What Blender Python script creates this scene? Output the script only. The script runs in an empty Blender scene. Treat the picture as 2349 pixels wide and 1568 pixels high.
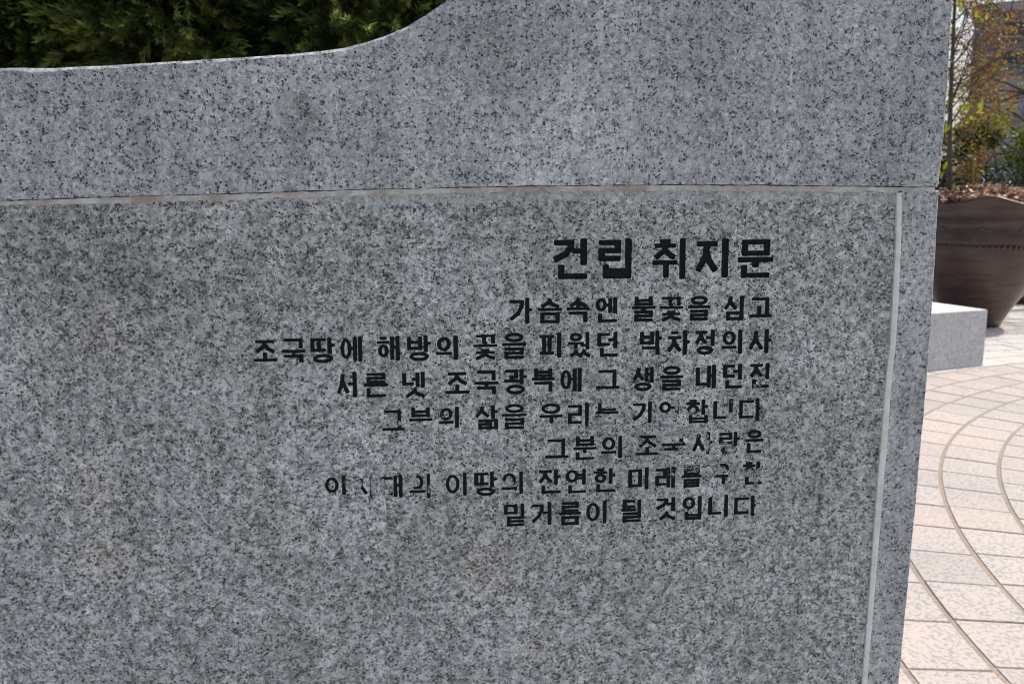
import bpy, bmesh, math, random
import numpy as np
from mathutils import Vector, Matrix, geometry
from math import sin, cos, tan, radians, pi, hypot, atan2

random.seed(7)
rng = np.random.default_rng(7)
S = bpy.context.scene
COL = S.collection

# ------------------------------------------------------------------ camera
CAM_H = 1.5
PITCH = radians(9.6)
cam = bpy.data.cameras.new('camera')
cam.sensor_width = 22.2
cam.lens = 18.0
cam.clip_start = 0.05
cam.clip_end = 2000
cam.dof.use_dof = True
cam.dof.focus_distance = 1.32
cam.dof.aperture_fstop = 5.3
camo = bpy.data.objects.new('camera', cam)
camo.location = (0, 0, CAM_H)
camo.rotation_euler = (pi / 2 - PITCH, 0, 0)
COL.objects.link(camo)
S.camera = camo

# ------------------------------------------------------------------ sky, sun, exposure
SUN_H = (0.915, 0.403)          # horizontal direction towards the sun
SUN_EL = radians(52)
w = bpy.data.worlds.new('World')
S.world = w
w.use_nodes = True
nt = w.node_tree
bg = nt.nodes['Background']
sky = nt.nodes.new('ShaderNodeTexSky')
sky.sky_type = 'NISHITA'
sky.sun_disc = False
sky.sun_elevation = SUN_EL
sky.sun_rotation = atan2(SUN_H[0], SUN_H[1])
sky.air_density = 1.0
sky.dust_density = 5.0
sky.ozone_density = 1.0
nt.links.new(sky.outputs[0], bg.inputs[0])
bg.inputs[1].default_value = 0.15
sl = bpy.data.lights.new('sun', 'SUN')
sl.energy = 4.0
sl.angle = radians(0.53)
sl.color = (1.0, 0.95, 0.88)
so = bpy.data.objects.new('sun', sl)
sd = Vector((SUN_H[0] * cos(SUN_EL), SUN_H[1] * cos(SUN_EL), sin(SUN_EL)))
so.rotation_euler = sd.to_track_quat('Z', 'Y').to_euler()
so.location = (20, 12, 40)
COL.objects.link(so)
S.view_settings.view_transform = 'Standard'
S.view_settings.look = 'None'
S.view_settings.exposure = 0.25
S.view_settings.gamma = 1.0
S.view_settings.use_curve_mapping = False
S.cycles.filter_width = 1.05
S.cycles.max_bounces = 6
S.cycles.diffuse_bounces = 3
S.cycles.transmission_bounces = 4

# ------------------------------------------------------------------ measured picture geometry -> places
FPX, CX, CY = 1905.0, 1174.5, 784.0        # the photograph measured on a 2349 x 1568 grid


def ray(x, y):
    dx = (x - CX) / FPX
    dy = -(y - CY) / FPX
    return Vector((dx, cos(PITCH) + dy * sin(PITCH), -sin(PITCH) + dy * cos(PITCH)))


def at_ground(x, y, z=0.0):
    r = ray(x, y)
    t = (z - CAM_H) / r.z
    return Vector((r.x * t, r.y * t, z))


def at_depth(x, y, Y):
    r = ray(x, y)
    t = Y / r.y
    return Vector((r.x * t, Y, CAM_H + r.z * t))


MYAW = radians(4.8)
MD = 1.25


def on_face(x, y):
    """point of the monument's front plane, in the monument's own frame (s along the face, z up)"""
    r = ray(x, y)
    t = MD * cos(MYAW) / (r.x * -sin(MYAW) + r.y * cos(MYAW))
    X, Y = r.x * t, r.y * t - MD
    return (X * cos(MYAW) + Y * sin(MYAW), CAM_H + r.z * t)


# ------------------------------------------------------------------ object helpers
def link(name, me, mat=None, parent=None):
    o = bpy.data.objects.new(name, me)
    COL.objects.link(o)
    if mat is not None and me is not None:
        me.materials.append(mat)
    if parent is not None:
        o.parent = parent
    return o


def mesh(name, verts, faces, smooth=False):
    me = bpy.data.meshes.new(name)
    me.from_pydata(verts, [], faces)
    me.update()
    if smooth:
        me.polygons.foreach_set('use_smooth', [True] * len(me.polygons))
    return me


def tag(o, label=None, cat=None, group=None, kind=None):
    if label: o['label'] = label
    if cat: o['category'] = cat
    if group: o['group'] = group
    if kind: o['kind'] = kind
    return o


def empty(name, loc=(0, 0, 0), rz=0.0):
    o = bpy.data.objects.new(name, None)
    o.empty_display_size = 0.1
    o.location = loc
    o.rotation_euler = (0, 0, rz)
    COL.objects.link(o)
    return o


# ------------------------------------------------------------------ node helpers
class NT:
    def __init__(self, name):
        self.m = bpy.data.materials.new(name)
        self.m.use_nodes = True
        self.t = self.m.node_tree
        self.b = self.t.nodes['Principled BSDF']
        self.out = self.t.nodes['Material Output']

    def n(self, typ, **kw):
        nd = self.t.nodes.new(typ)
        for k, v in kw.items():
            setattr(nd, k, v)
        return nd

    def l(self, a, b):
        self.t.links.new(a, b)

    def coord(self, kind='Object', offset=(0, 0, 0), scale=(1, 1, 1)):
        tc = self.n('ShaderNodeTexCoord')
        mp = self.n('ShaderNodeMapping')
        mp.inputs['Location'].default_value = offset
        mp.inputs['Scale'].default_value = scale
        self.l(tc.outputs[kind], mp.inputs[0])
        return mp.outputs[0]

    def noise(self, co, scale, detail=2.0, rough=0.5, dist=0.0):
        nd = self.n('ShaderNodeTexNoise')
        nd.inputs['Scale'].default_value = scale
        nd.inputs['Detail'].default_value = detail
        nd.inputs['Roughness'].default_value = rough
        nd.inputs['Distortion'].default_value = dist
        self.l(co, nd.inputs['Vector'])
        return nd.outputs['Fac']

    def vor(self, co, scale, out='Distance', feature='F1', rnd=1.0):
        nd = self.n('ShaderNodeTexVoronoi')
        nd.feature = feature
        nd.inputs['Scale'].default_value = scale
        nd.inputs['Randomness'].default_value = rnd
        self.l(co, nd.inputs['Vector'])
        return nd.outputs[out]

    def rng(self, v, a, b, c=0.0, d=1.0, smooth=True):
        nd = self.n('ShaderNodeMapRange')
        nd.interpolation_type = 'SMOOTHSTEP' if smooth else 'LINEAR'
        nd.clamp = True
        for i, x in zip((1, 2, 3, 4), (a, b, c, d)):
            nd.inputs[i].default_value = x
        self.l(v, nd.inputs[0])
        return nd.outputs[0]

    def math(self, op, a, b=None, clamp=False):
        nd = self.n('ShaderNodeMath', operation=op, use_clamp=clamp)
        for i, x in enumerate((a, b)):
            if x is None: continue
            if isinstance(x, (int, float)): nd.inputs[i].default_value = x
            else: self.l(x, nd.inputs[i])
        return nd.outputs[0]

    def mix(self, f, a, b, blend='MIX'):
        nd = self.n('ShaderNodeMix', data_type='RGBA', blend_type=blend)
        nd.clamp_factor = True
        for i, x in ((0, f), (6, a), (7, b)):
            if isinstance(x, (int, float)): nd.inputs[i].default_value = x
            elif isinstance(x, tuple): nd.inputs[i].default_value = (*x, 1.0)
            else: self.l(x, nd.inputs[i])
        return nd.outputs[2]

    def bump(self, h, dist, strength=1.0):
        nd = self.n('ShaderNodeBump')
        nd.inputs['Strength'].default_value = strength
        nd.inputs['Distance'].default_value = dist
        self.l(h, nd.inputs['Height'])
        self.l(nd.outputs[0], self.b.inputs['Normal'])

    def attr(self, name):
        nd = self.n('ShaderNodeAttribute', attribute_name=name)
        return nd.outputs['Fac']

    def spot(self, co, c, r, k):
        """soft irregular patch round a point of the object"""
        vm = self.n('ShaderNodeVectorMath', operation='DISTANCE')
        self.l(co, vm.inputs[0])
        vm.inputs[1].default_value = c
        return self.rng(vm.outputs['Value'], r, r * 0.15, 0.0, k)


def granite_nodes(N, co, light, grey, speck, speck_thr, grain, big=0.5, mott=(0.82, 1.12)):
    """returns (colour, speck mask): feldspar ground, soft grey quartz, clustered black mica"""
    warp = N.n('ShaderNodeTexNoise')
    warp.inputs['Scale'].default_value = grain * 1.4
    warp.inputs['Detail'].default_value = 2
    N.l(co, warp.inputs['Vector'])
    va = N.n('ShaderNodeVectorMath', operation='SCALE')
    N.l(warp.outputs['Color'], va.inputs[0])
    va.inputs['Scale'].default_value = 1.1 / grain
    vb = N.n('ShaderNodeVectorMath', operation='ADD')
    N.l(co, vb.inputs[0])
    N.l(va.outputs[0], vb.inputs[1])
    wc = vb.outputs[0]
    cellc = N.vor(wc, grain, 'Color', 'SMOOTH_F1')
    sep = N.n('ShaderNodeSeparateColor')
    N.l(cellc, sep.inputs[0])
    quartz = N.rng(sep.outputs[0], 0.52, 0.80)
    quartz = N.math('MULTIPLY', quartz, N.rng(N.noise(co, grain * 0.33, 2), 0.36, 0.60, 0.35, 1.0))
    mid = N.rng(N.noise(co, grain * 0.55, 3, 0.6), 0.38, 0.66)
    c = N.mix(mid, light, tuple(0.34 * a + 0.66 * b for a, b in zip(light, grey)))
    warmg = N.mix(N.rng(N.noise(co, grain * 0.25, 2), 0.40, 0.62), grey, (grey[0] * 1.22, grey[1] * 1.10, grey[2] * 1.02))
    c = N.mix(N.math('MULTIPLY', quartz, 0.85), c, warmg)
    c = N.mix(N.rng(N.noise(co, grain * 0.8, 2, 0.5), 0.56, 0.68, 0, 0.62), c, tuple(min(.78, 1.45 * a) for a in light))
    fine = N.noise(co, grain * 3.1, 2, 0.6)
    c = N.mix(1.0, c, N.mix(N.rng(fine, 0.3, 0.7), (0.88, 0.88, 0.88), (1.12, 1.12, 1.12)), 'MULTIPLY')
    # mica: small irregular flakes, clustered
    def warped(sc, amp):
        nd = N.n('ShaderNodeTexNoise')
        nd.inputs['Scale'].default_value = sc
        nd.inputs['Detail'].default_value = 2
        N.l(co, nd.inputs['Vector'])
        v1 = N.n('ShaderNodeVectorMath', operation='SCALE')
        N.l(nd.outputs['Color'], v1.inputs[0])
        v1.inputs['Scale'].default_value = amp
        v2 = N.n('ShaderNodeVectorMath', operation='ADD')
        N.l(co, v2.inputs[0]); N.l(v1.outputs[0], v2.inputs[1])
        return v2.outputs[0]
    cl = N.rng(N.noise(co, grain * 0.30, 3, 0.6), 0.30, 0.70, -0.055, 0.055)

    def flakes(sc, dens, rmin, rmax, warp_amp):
        w3 = warped(sc * 1.3, warp_amp)
        vd = N.n('ShaderNodeTexVoronoi')
        vd.inputs['Scale'].default_value = sc
        N.l(w3, vd.inputs['Vector'])
        sp_ = N.n('ShaderNodeSeparateColor')
        N.l(vd.outputs['Color'], sp_.inputs[0])
        on = N.math('GREATER_THAN', N.math('ADD', sp_.outputs[0], N.math('MULTIPLY', cl, 4.5)), 1.0 - dens)
        rad = N.rng(sp_.outputs[1], 0, 1, rmin, rmax, False)
        inside = N.rng(N.math('SUBTRACT', rad, vd.outputs['Distance']), -0.03, 0.07)
        return N.math('MULTIPLY', on, inside)
    d_ = speck_thr
    sp = N.math('MAXIMUM', flakes(265, d_, .22, .58, .0058), N.math('MULTIPLY', flakes(520, d_ * 1.1, .22, .6, .0022), .85))
    halo = N.rng(N.math('ADD', N.noise(co, grain * 0.9, 2, 0.5), N.math('MULTIPLY', cl, 1.6)), 0.52, 0.66, 0, 0.60)
    c = N.mix(halo, c, tuple(0.62 * a * k for a, k in zip(grey, (0.93, 1.0, 1.05))))
    low = N.noise(co, 4.2, 5, 0.62)
    lowc = N.mix(N.rng(low, 0.3, 0.7), (mott[0],) * 3, (mott[1],) * 3)
    c = N.mix(1.0, c, lowc, 'MULTIPLY')
    c = N.mix(N.math('MULTIPLY', sp, 0.94), c, speck)
    return c, sp


def pt3(x, y):
    s, z = on_face(x, y)
    return (s, 0.0, z)


def make_granite(name, light, grey, thr, grain, offset, stains, ztop=None, scratch=None, **kw):
    N = NT(name)
    co = N.coord('Object', offset)
    raw = N.coord('Object')
    c, sp = granite_nodes(N, co, light, grey, (0.022, 0.026, 0.028), thr, grain, **kw)
    wob = N.noise(raw, 22, 4, 0.7)
    for (x, y, r, k, tint) in stains:
        m = N.math('MULTIPLY', N.spot(raw, pt3(x, y), r, k), N.rng(wob, 0.34, 0.62))
        c = N.mix(m, c, N.mix(1.0, c, tint, 'MULTIPLY'))
    # faint rain streaks
    stk = N.noise(N.coord('Object', (0.3, 0, 0), (26, 26, 1.6)), 1.0, 4, 0.6)
    c = N.mix(1.0, c, N.mix(N.rng(stk, 0.36, 0.64), (0.90, 0.905, 0.90), (1.06, 1.055, 1.05)), 'MULTIPLY')
    if ztop:
        sx_ = N.n('ShaderNodeSeparateXYZ')
        N.l(raw, sx_.inputs[0])
        edge_ = N.math('ADD', sx_.outputs['Z'], N.math('MULTIPLY', N.noise(raw, 5, 4, 0.6), 0.035))
        c = N.mix(N.rng(edge_, ztop - 0.004, ztop + 0.003, 0, 0.42), c, (0.43, 0.465, 0.49))
    if scratch:
        m = N.spot(raw, pt3(scratch[0], scratch[1]), scratch[2], 1.0)
        sc_ = N.noise(N.coord('Object', (0, 0, 0), (1.0, 1.0, 0.10)), 420, 2, 0.6)
        c = N.mix(N.math('MULTIPLY', m, N.rng(sc_, 0.52, 0.66, 0, 0.6)), c, (0.58, 0.62, 0.64))
    N.l(c, N.b.inputs['Base Color'])
    N.b.inputs['Roughness'].default_value = 0.62
    N.b.inputs['Specular IOR Level'].default_value = 0.35
    N.bump(N.math('SUBTRACT', N.noise(raw, 420, 3, 0.6), N.math('MULTIPLY', sp, 0.35)), 0.0006, 0.5)
    return N.m


WARM = (1.16, 1.01, 0.94)
WARMD = (1.0, 0.93, 0.86)
DARK = (0.66, 0.68, 0.66)
PALE = (1.16, 1.16, 1.17)
M_CAP = make_granite('granite_cap', (0.492, 0.536, 0.546), (0.250, 0.278, 0.294), 0.27, 185, (3.1, 0, 1.7),
                     [(700, 265, 0.045, 1.0, DARK), (660, 300, 0.07, 0.6, DARK), (330, 330, 0.05, .4, DARK),
                      (1250, 330, 0.16, 0.9, PALE), (1010, 250, 0.12, 0.5, PALE), (1500, 300, .12, .5, PALE),
                      (1060, 380, 0.06, 0.5, DARK), (1130, 60, 0.1, 0.5, DARK), (1190, 170, 0.08, 0.4, DARK)],
                     scratch=(1440, 330, 0.13))
M_PANEL = make_granite('granite_panel', (0.520, 0.568, 0.574), (0.172, 0.192, 0.198), 0.37, 190, (0, 0, 0),
                       [(245, 712, 0.030, 1.0, WARM), (235, 790, 0.05, 0.8, WARM), (215, 1130, 0.07, 0.8, WARM),
                        (245, 1290, 0.07, 0.8, WARM), (1130, 1290, 0.055, 1.0, WARM), (1110, 1340, 0.07, 0.6, WARM),
                        (1240, 1490, 0.06, 0.6, WARM), (640, 1230, 0.10, 0.7, DARK), (690, 1330, 0.08, 0.5, DARK),
                        (720, 1500, 0.11, 0.7, DARK), (345, 1405, 0.028, 0.9, DARK), (300, 640, 0.07, 0.8, DARK),
                        (120, 560, 0.16, 0.8, DARK), (450, 640, .15, .7, DARK), (640, 570, .13, .7, DARK), (850, 560, .10, .5, DARK),
                        (1190, 520, 0.10, 0.45, DARK), (1450, 480, .08, .4, DARK), (1560, 1330, 0.12, 0.4, DARK),
                        (850, 1120, .16, .45, PALE), (1000, 620, .12, .4, PALE), (1760, 1350, .14, .4, PALE)],
                       ztop=pt3(1000, 462)[2] + 0.0175)
M_SIDE = make_granite('granite_side', (0.485, 0.528, 0.542), (0.272, 0.300, 0.318), 0.25, 185, (-2.3, 0, 5.2),
                      [(2100, 900, 0.05, 0.5, DARK), (2060, 1230, 0.05, 0.5, DARK), (2100, 620, .05, .4, PALE)])

# ------------------------------------------------------------------ outlines measured on the photograph
LEFT = -1.75            # the stone runs on to the left, outside the picture


def extend_left(poly):
    (s0, z0), (s1, z1) = poly[0], poly[1]
    k = (z1 - z0) / (s1 - s0)
    return [(LEFT, z0)] + poly


cap_low = [(0, 459.6), (140, 455), (287, 450), (430, 446), (584, 442.2), (700, 437.6), (788, 434.8), (917, 431.6), (1084, 428.3),
           (1201, 426.2), (1400, 424), (1584, 423.3), (1729, 423.8), (1880, 425.4), (2022, 427), (2153, 428.4)]
panel_top = [(0, 470.8), (140, 468), (287, 465), (479, 458.7), (596, 456.0), (788, 448.5), (1003, 442.6), (1201, 438.6),
             (1400, 437), (1584, 436.2), (1785, 437), (1950, 438.6), (2059.5, 440.5)]
seam_l = [(2059.5, 441), (2057, 560), (2051, 666), (2044, 790), (2035.6, 857), (2026, 980), (2015.8, 1096), (2005.5, 1232),
          (1993, 1400), (1979, 1568)]
seam_r = [(2069.6, 441), (2068, 560), (2063.5, 666), (2056, 790), (2047.7, 857), (2039, 980), (2029, 1096), (2018, 1232),
          (2004, 1400), (1990, 1568)]
edge_r = [(2186, -8), (2179, 120), (2172, 230), (2163, 340), (2155, 428), (2148, 560), (2141, 685), (2126.5, 884), (2112, 1040),
          (2096, 1220), (2079, 1400), (2062.5, 1568)]
cap_top = [(0, 155.5), (50, 154.6), (120, 154.8), (160, 153), (287, 146.9), (430, 138), (500, 133.6), (584, 129), (628, 125.3),
           (680, 121.6), (724, 117.6), (788, 108.6), (835, 97.6), (883, 81.8), (931, 60.8), (979, 32.2), (1024, 0), (1075, -44),
           (1120, -95), (1165, -158), (1210, -235), (1260, -315), (1320, -375), (1400, -410), (1500, -425), (1700, -430),
           (1950, -432), (2205, -434)]

CAP_LOW = extend_left([on_face(*p) for p in cap_low])
PANEL_TOP = extend_left([on_face(*p) for p in panel_top])
SEAM_L = [on_face(*p) for p in seam_l]
SEAM_R = [on_face(*p) for p in seam_r]
EDGE_R = [on_face(*p) for p in edge_r]
CAP_TOP = extend_left([on_face(*p) for p in cap_top])
ZB = 0.30               # underside of the panels, on a plinth
THICK = 0.42
SR = EDGE_R[-1][0]
EDGE_UP = [p for p in EDGE_R if p[1] > CAP_LOW[-1][1] + 0.004] + [CAP_LOW[-1]]
EDGE_DN = [p for p in EDGE_R if p[1] <= CAP_LOW[-1][1] + 0.004]


def dense(poly, step, jit=0.0, seed=0):
    r = random.Random(seed)
    out = []
    for (a, b), (c, d) in zip(poly[:-1], poly[1:]):
        L = hypot(c - a, d - b)
        n = max(1, int(L / step))
        for i in range(n):
            f = i / n
            out.append((a + (c - a) * f + r.uniform(-jit, jit), b + (d - b) * f + r.uniform(-jit, jit)))
    out.append(poly[-1])
    return out


def slab(name, outline, y0, y1, mat, parent, bevel=None, seed=1):
    """outline counter-clockwise seen from the front; bevel(i, s, z) -> chamfer width at each outline point.
    y0 front, y1 back"""
    n = len(outline)
    r = random.Random(seed)
    V = []
    F = []
    inner = []
    wl = []
    for i in range(n):
        p0, p1, p2 = Vector(outline[i - 1]), Vector(outline[i]), Vector(outline[(i + 1) % n])
        d1 = (p1 - p0).normalized()
        d2 = (p2 - p1).normalized()
        n1 = Vector((-d1.y, d1.x))
        n2 = Vector((-d2.y, d2.x))
        m = n1 + n2
        m = m / max(0.5, m.length_squared) * 2 if m.length > 1e-6 else n1
        m = m / 1.0
        bw = bevel(i, p1.x, p1.y) if bevel else 0.002
        wl.append(bw)
        q = p1 + (n1 + n2) * (bw / max(0.6, 1 + n1.dot(n2)))
        inner.append((q.x, q.y))
    for s, z in inner: V.append((s, y0, z))
    for (s, z), bw in zip(outline, wl): V.append((s, y0 + bw * r.uniform(0.75, 1.25), z))
    for s, z in outline: V.append((s, y1, z))
    F.append(list(range(n)))
    for k in (0, 1):
        for i in range(n):
            j = (i + 1) % n
            F.append([k * n + i, (k + 1) * n + i, (k + 1) * n + j, k * n + j])
    F.append([2 * n + i for i in range(n - 1, -1, -1)])
    me = mesh(name, V, F)
    bm = bmesh.new()
    bm.from_mesh(me)
    bmesh.ops.recalc_face_normals(bm, faces=bm.faces)
    bm.to_mesh(me)
    bm.free()
    return link(name, me, mat, parent)


MON = empty('stone_monument', (0, MD, 0), MYAW)
tag(MON, 'grey granite memorial stone with black carved Korean inscription and curved top', 'monument')

# --- cap stone: everything above the mortar line
top_rev = [p for p in reversed(dense(CAP_TOP, 0.012))]
right_up = list(reversed(dense(EDGE_UP, 0.014)))
corner = (on_face(2205, -434)[0], CAP_TOP[-1][1])
low = dense(CAP_LOW, 0.012)
low = [(s, z + random.uniform(-0.0005, 0.0005)) for s, z in low]
cap_outline = low[:-1] + [p for p in right_up if p[1] < 1.85] + top_rev


def cap_bevel(i, s, z):
    # the worn arris is wide along the top and the right, fine along the joint
    on_low = z < CAP_LOW[0][1] + 0.05 and s < EDGE_R[0][0] - 0.02
    if on_low: return 0.0007
    if s > 0.5: return 0.0013 + 0.0005 * sin(s * 300 + z * 170) + random.uniform(-.0004, .0006)
    b = 0.0042 + 0.0009 * sin(s * 41) + random.uniform(-.0005, .0005)
    if abs(s - on_face(95, 155)[0]) < 0.028: b += random.uniform(0.001, 0.0035)
    if abs(s - on_face(640, 125)[0]) < 0.03: b += random.uniform(0.0, 0.0012)
    return b


slab('cap_stone', cap_outline, 0.0, THICK, M_CAP, MON, cap_bevel)

# --- right-hand edge stone
el = dense(SEAM_R + [(SEAM_R[-1][0] + 0.002, ZB)], 0.015, 0.0003, 3)
zt = CAP_LOW[-1][1] - 0.0055
er = list(reversed(dense([(EDGE_DN[0][0], zt)] + EDGE_DN[1:] + [(EDGE_DN[-1][0], ZB)], 0.015)))
el = [p for p in el if p[1] < zt - 0.002]
side_outline = list(reversed(er))[::-1]
side_outline = [(SEAM_R[0][0], zt)] + el + er


def side_bevel(i, s, z):
    if i < len(el) + 1: return 0.0008
    return 0.0013 + random.uniform(-.0004, .0007)


slab('edge_stone', side_outline, 0.0005, THICK, M_SIDE, MON, side_bevel)

# --- body behind the facing stones and plinth
M_CORE = NT('mortar_core')
M_CORE.b.inputs['Base Color'].default_value = (0.09, 0.075, 0.06, 1)
M_CORE.b.inputs['Roughness'].default_value = 0.95


def boxmesh(x0, x1, y0, y1, z0, z1, bev=0.0):
    bm = bmesh.new()
    bmesh.ops.create_cube(bm, size=1)
    for v in bm.verts:
        v.co = Vector(((x0 + x1) / 2 + v.co.x * (x1 - x0), (y0 + y1) / 2 + v.co.y * (y1 - y0),
                       (z0 + z1) / 2 + v.co.z * (z1 - z0)))
    if bev:
        bmesh.ops.bevel(bm, geom=bm.edges[:], offset=bev, segments=1, affect='EDGES')
    me = bpy.data.meshes.new('box')
    bm.to_mesh(me)
    bm.free()
    return me


link('core', boxmesh(LEFT + 0.03, SR - 0.035, 0.009, THICK - 0.03, ZB, CAP_LOW[0][1] + 0.03), M_CORE.m, MON)
link('plinth', boxmesh(LEFT - 0.12, SR + 0.12, -0.10, THICK + 0.10, 0.0, ZB - 0.002, 0.008), M_CAP, MON)

# ------------------------------------------------------------------ Hangul, cut as strokes
CHO = 'ㄱㄲㄴㄷㄸㄹㅁㅂㅃㅅㅆㅇㅈㅉㅊㅋㅌㅍㅎ'
JUNG = 'ㅏㅐㅑㅒㅓㅔㅕㅖㅗㅘㅙㅚㅛㅜㅝㅞㅟㅠㅡㅢㅣ'
JONG = ['', 'ㄱ', 'ㄲ', 'ㄳ', 'ㄴ', 'ㄵ', 'ㄶ', 'ㄷ', 'ㄹ', 'ㄺ', 'ㄻ', 'ㄼ', 'ㄽ', 'ㄾ', 'ㄿ', 'ㅀ', 'ㅁ', 'ㅂ', 'ㅄ', 'ㅅ',
        'ㅆ', 'ㅇ', 'ㅈ', 'ㅊ', 'ㅋ', 'ㅌ', 'ㅍ', 'ㅎ']


def jamo(j, x0, y0, x1, y1, slant=False):
    """strokes ('L', points) and ('O', cx, cy, rx, ry) of a consonant in a box, y down"""
    w_, h_ = x1 - x0, y1 - y0
    xm, ym = (x0 + x1) / 2, (y0 + y1) / 2
    L = lambda *p: ('L', list(p))
    if j == 'ㄱ':
        if slant:
            return [L((x0, y0), (x1, y0)), L((x1, y0), (x1 - .04 * w_, y0 + .3 * h_), (x1 - .35 * w_, y0 + .68 * h_), (x0, y1))]
        return [L((x0, y0), (x1, y0), (x1, y1))]
    if j == 'ㄲ':
        return jamo('ㄱ', x0, y0, x0 + .42 * w_, y1) + jamo('ㄱ', x0 + .58 * w_, y0, x1, y1)
    if j == 'ㄴ': return [L((x0, y0), (x0, y1), (x1, y1))]
    if j == 'ㄷ': return [L((x1, y0), (x0, y0), (x0, y1), (x1, y1))]
    if j == 'ㄸ':
        return jamo('ㄷ', x0, y0, x0 + .40 * w_, y1) + jamo('ㄷ', x0 + .56 * w_, y0, x1, y1)
    if j == 'ㄹ': return [L((x0, y0), (x1, y0), (x1, ym), (x0, ym), (x0, y1), (x1, y1))]
    if j == 'ㅁ': return [L((x0, y0), (x1, y0), (x1, y1), (x0, y1), (x0, y0))]
    if j == 'ㅂ': return [L((x0, y0), (x0, y1), (x1, y1), (x1, y0)), L((x0, y0 + .42 * h_), (x1, y0 + .42 * h_))]
    if j == 'ㅅ':
        return [L((xm, y0), (xm - .12 * w_, y0 + .45 * h_), (x0, y1)),
                L((xm - .06 * w_, y0 + .28 * h_), (xm + .16 * w_, y0 + .66 * h_), (x1, y1))]
    if j == 'ㅆ':
        return jamo('ㅅ', x0, y0, x0 + .52 * w_, y1) + jamo('ㅅ', x0 + .48 * w_, y0, x1, y1)
    if j == 'ㅇ': return [('O', xm, ym, w_ / 2, h_ / 2)]
    if j == 'ㅈ':
        return [L((x0 + .02 * w_, y0), (x1 - .02 * w_, y0)),
                L((xm, y0), (xm - .10 * w_, y0 + .5 * h_), (x0, y1)),
                L((xm, y0 + .35 * h_), (xm + .18 * w_, y0 + .7 * h_), (x1, y1))]
    if j == 'ㅊ':
        return [L((xm - .16 * w_, y0), (xm + .16 * w_, y0))] + jamo('ㅈ', x0, y0 + .28 * h_, x1, y1)
    if j == 'ㅌ': return [L((x1, y0), (x0, y0), (x0, y1), (x1, y1)), L((x0, ym), (x1, ym))]
    if j == 'ㅍ':
        return [L((x0, y0), (x1, y0)), L((x0, y1), (x1, y1)), L((x0 + .24 * w_, y0), (x0 + .24 * w_, y1)),
                L((x1 - .24 * w_, y0), (x1 - .24 * w_, y1))]
    if j == 'ㅎ':
        return [L((xm - .18 * w_, y0), (xm + .18 * w_, y0)), L((x0, y0 + .24 * h_), (x1, y0 + .24 * h_)),
                ('O', xm, y0 + .72 * h_, w_ * .40, h_ * .28)]
    if j == 'ㄻ':
        return jamo('ㄹ', x0, y0, x0 + .42 * w_, y1) + jamo('ㅁ', x0 + .64 * w_, y0, x1, y1)
    return []


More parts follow.
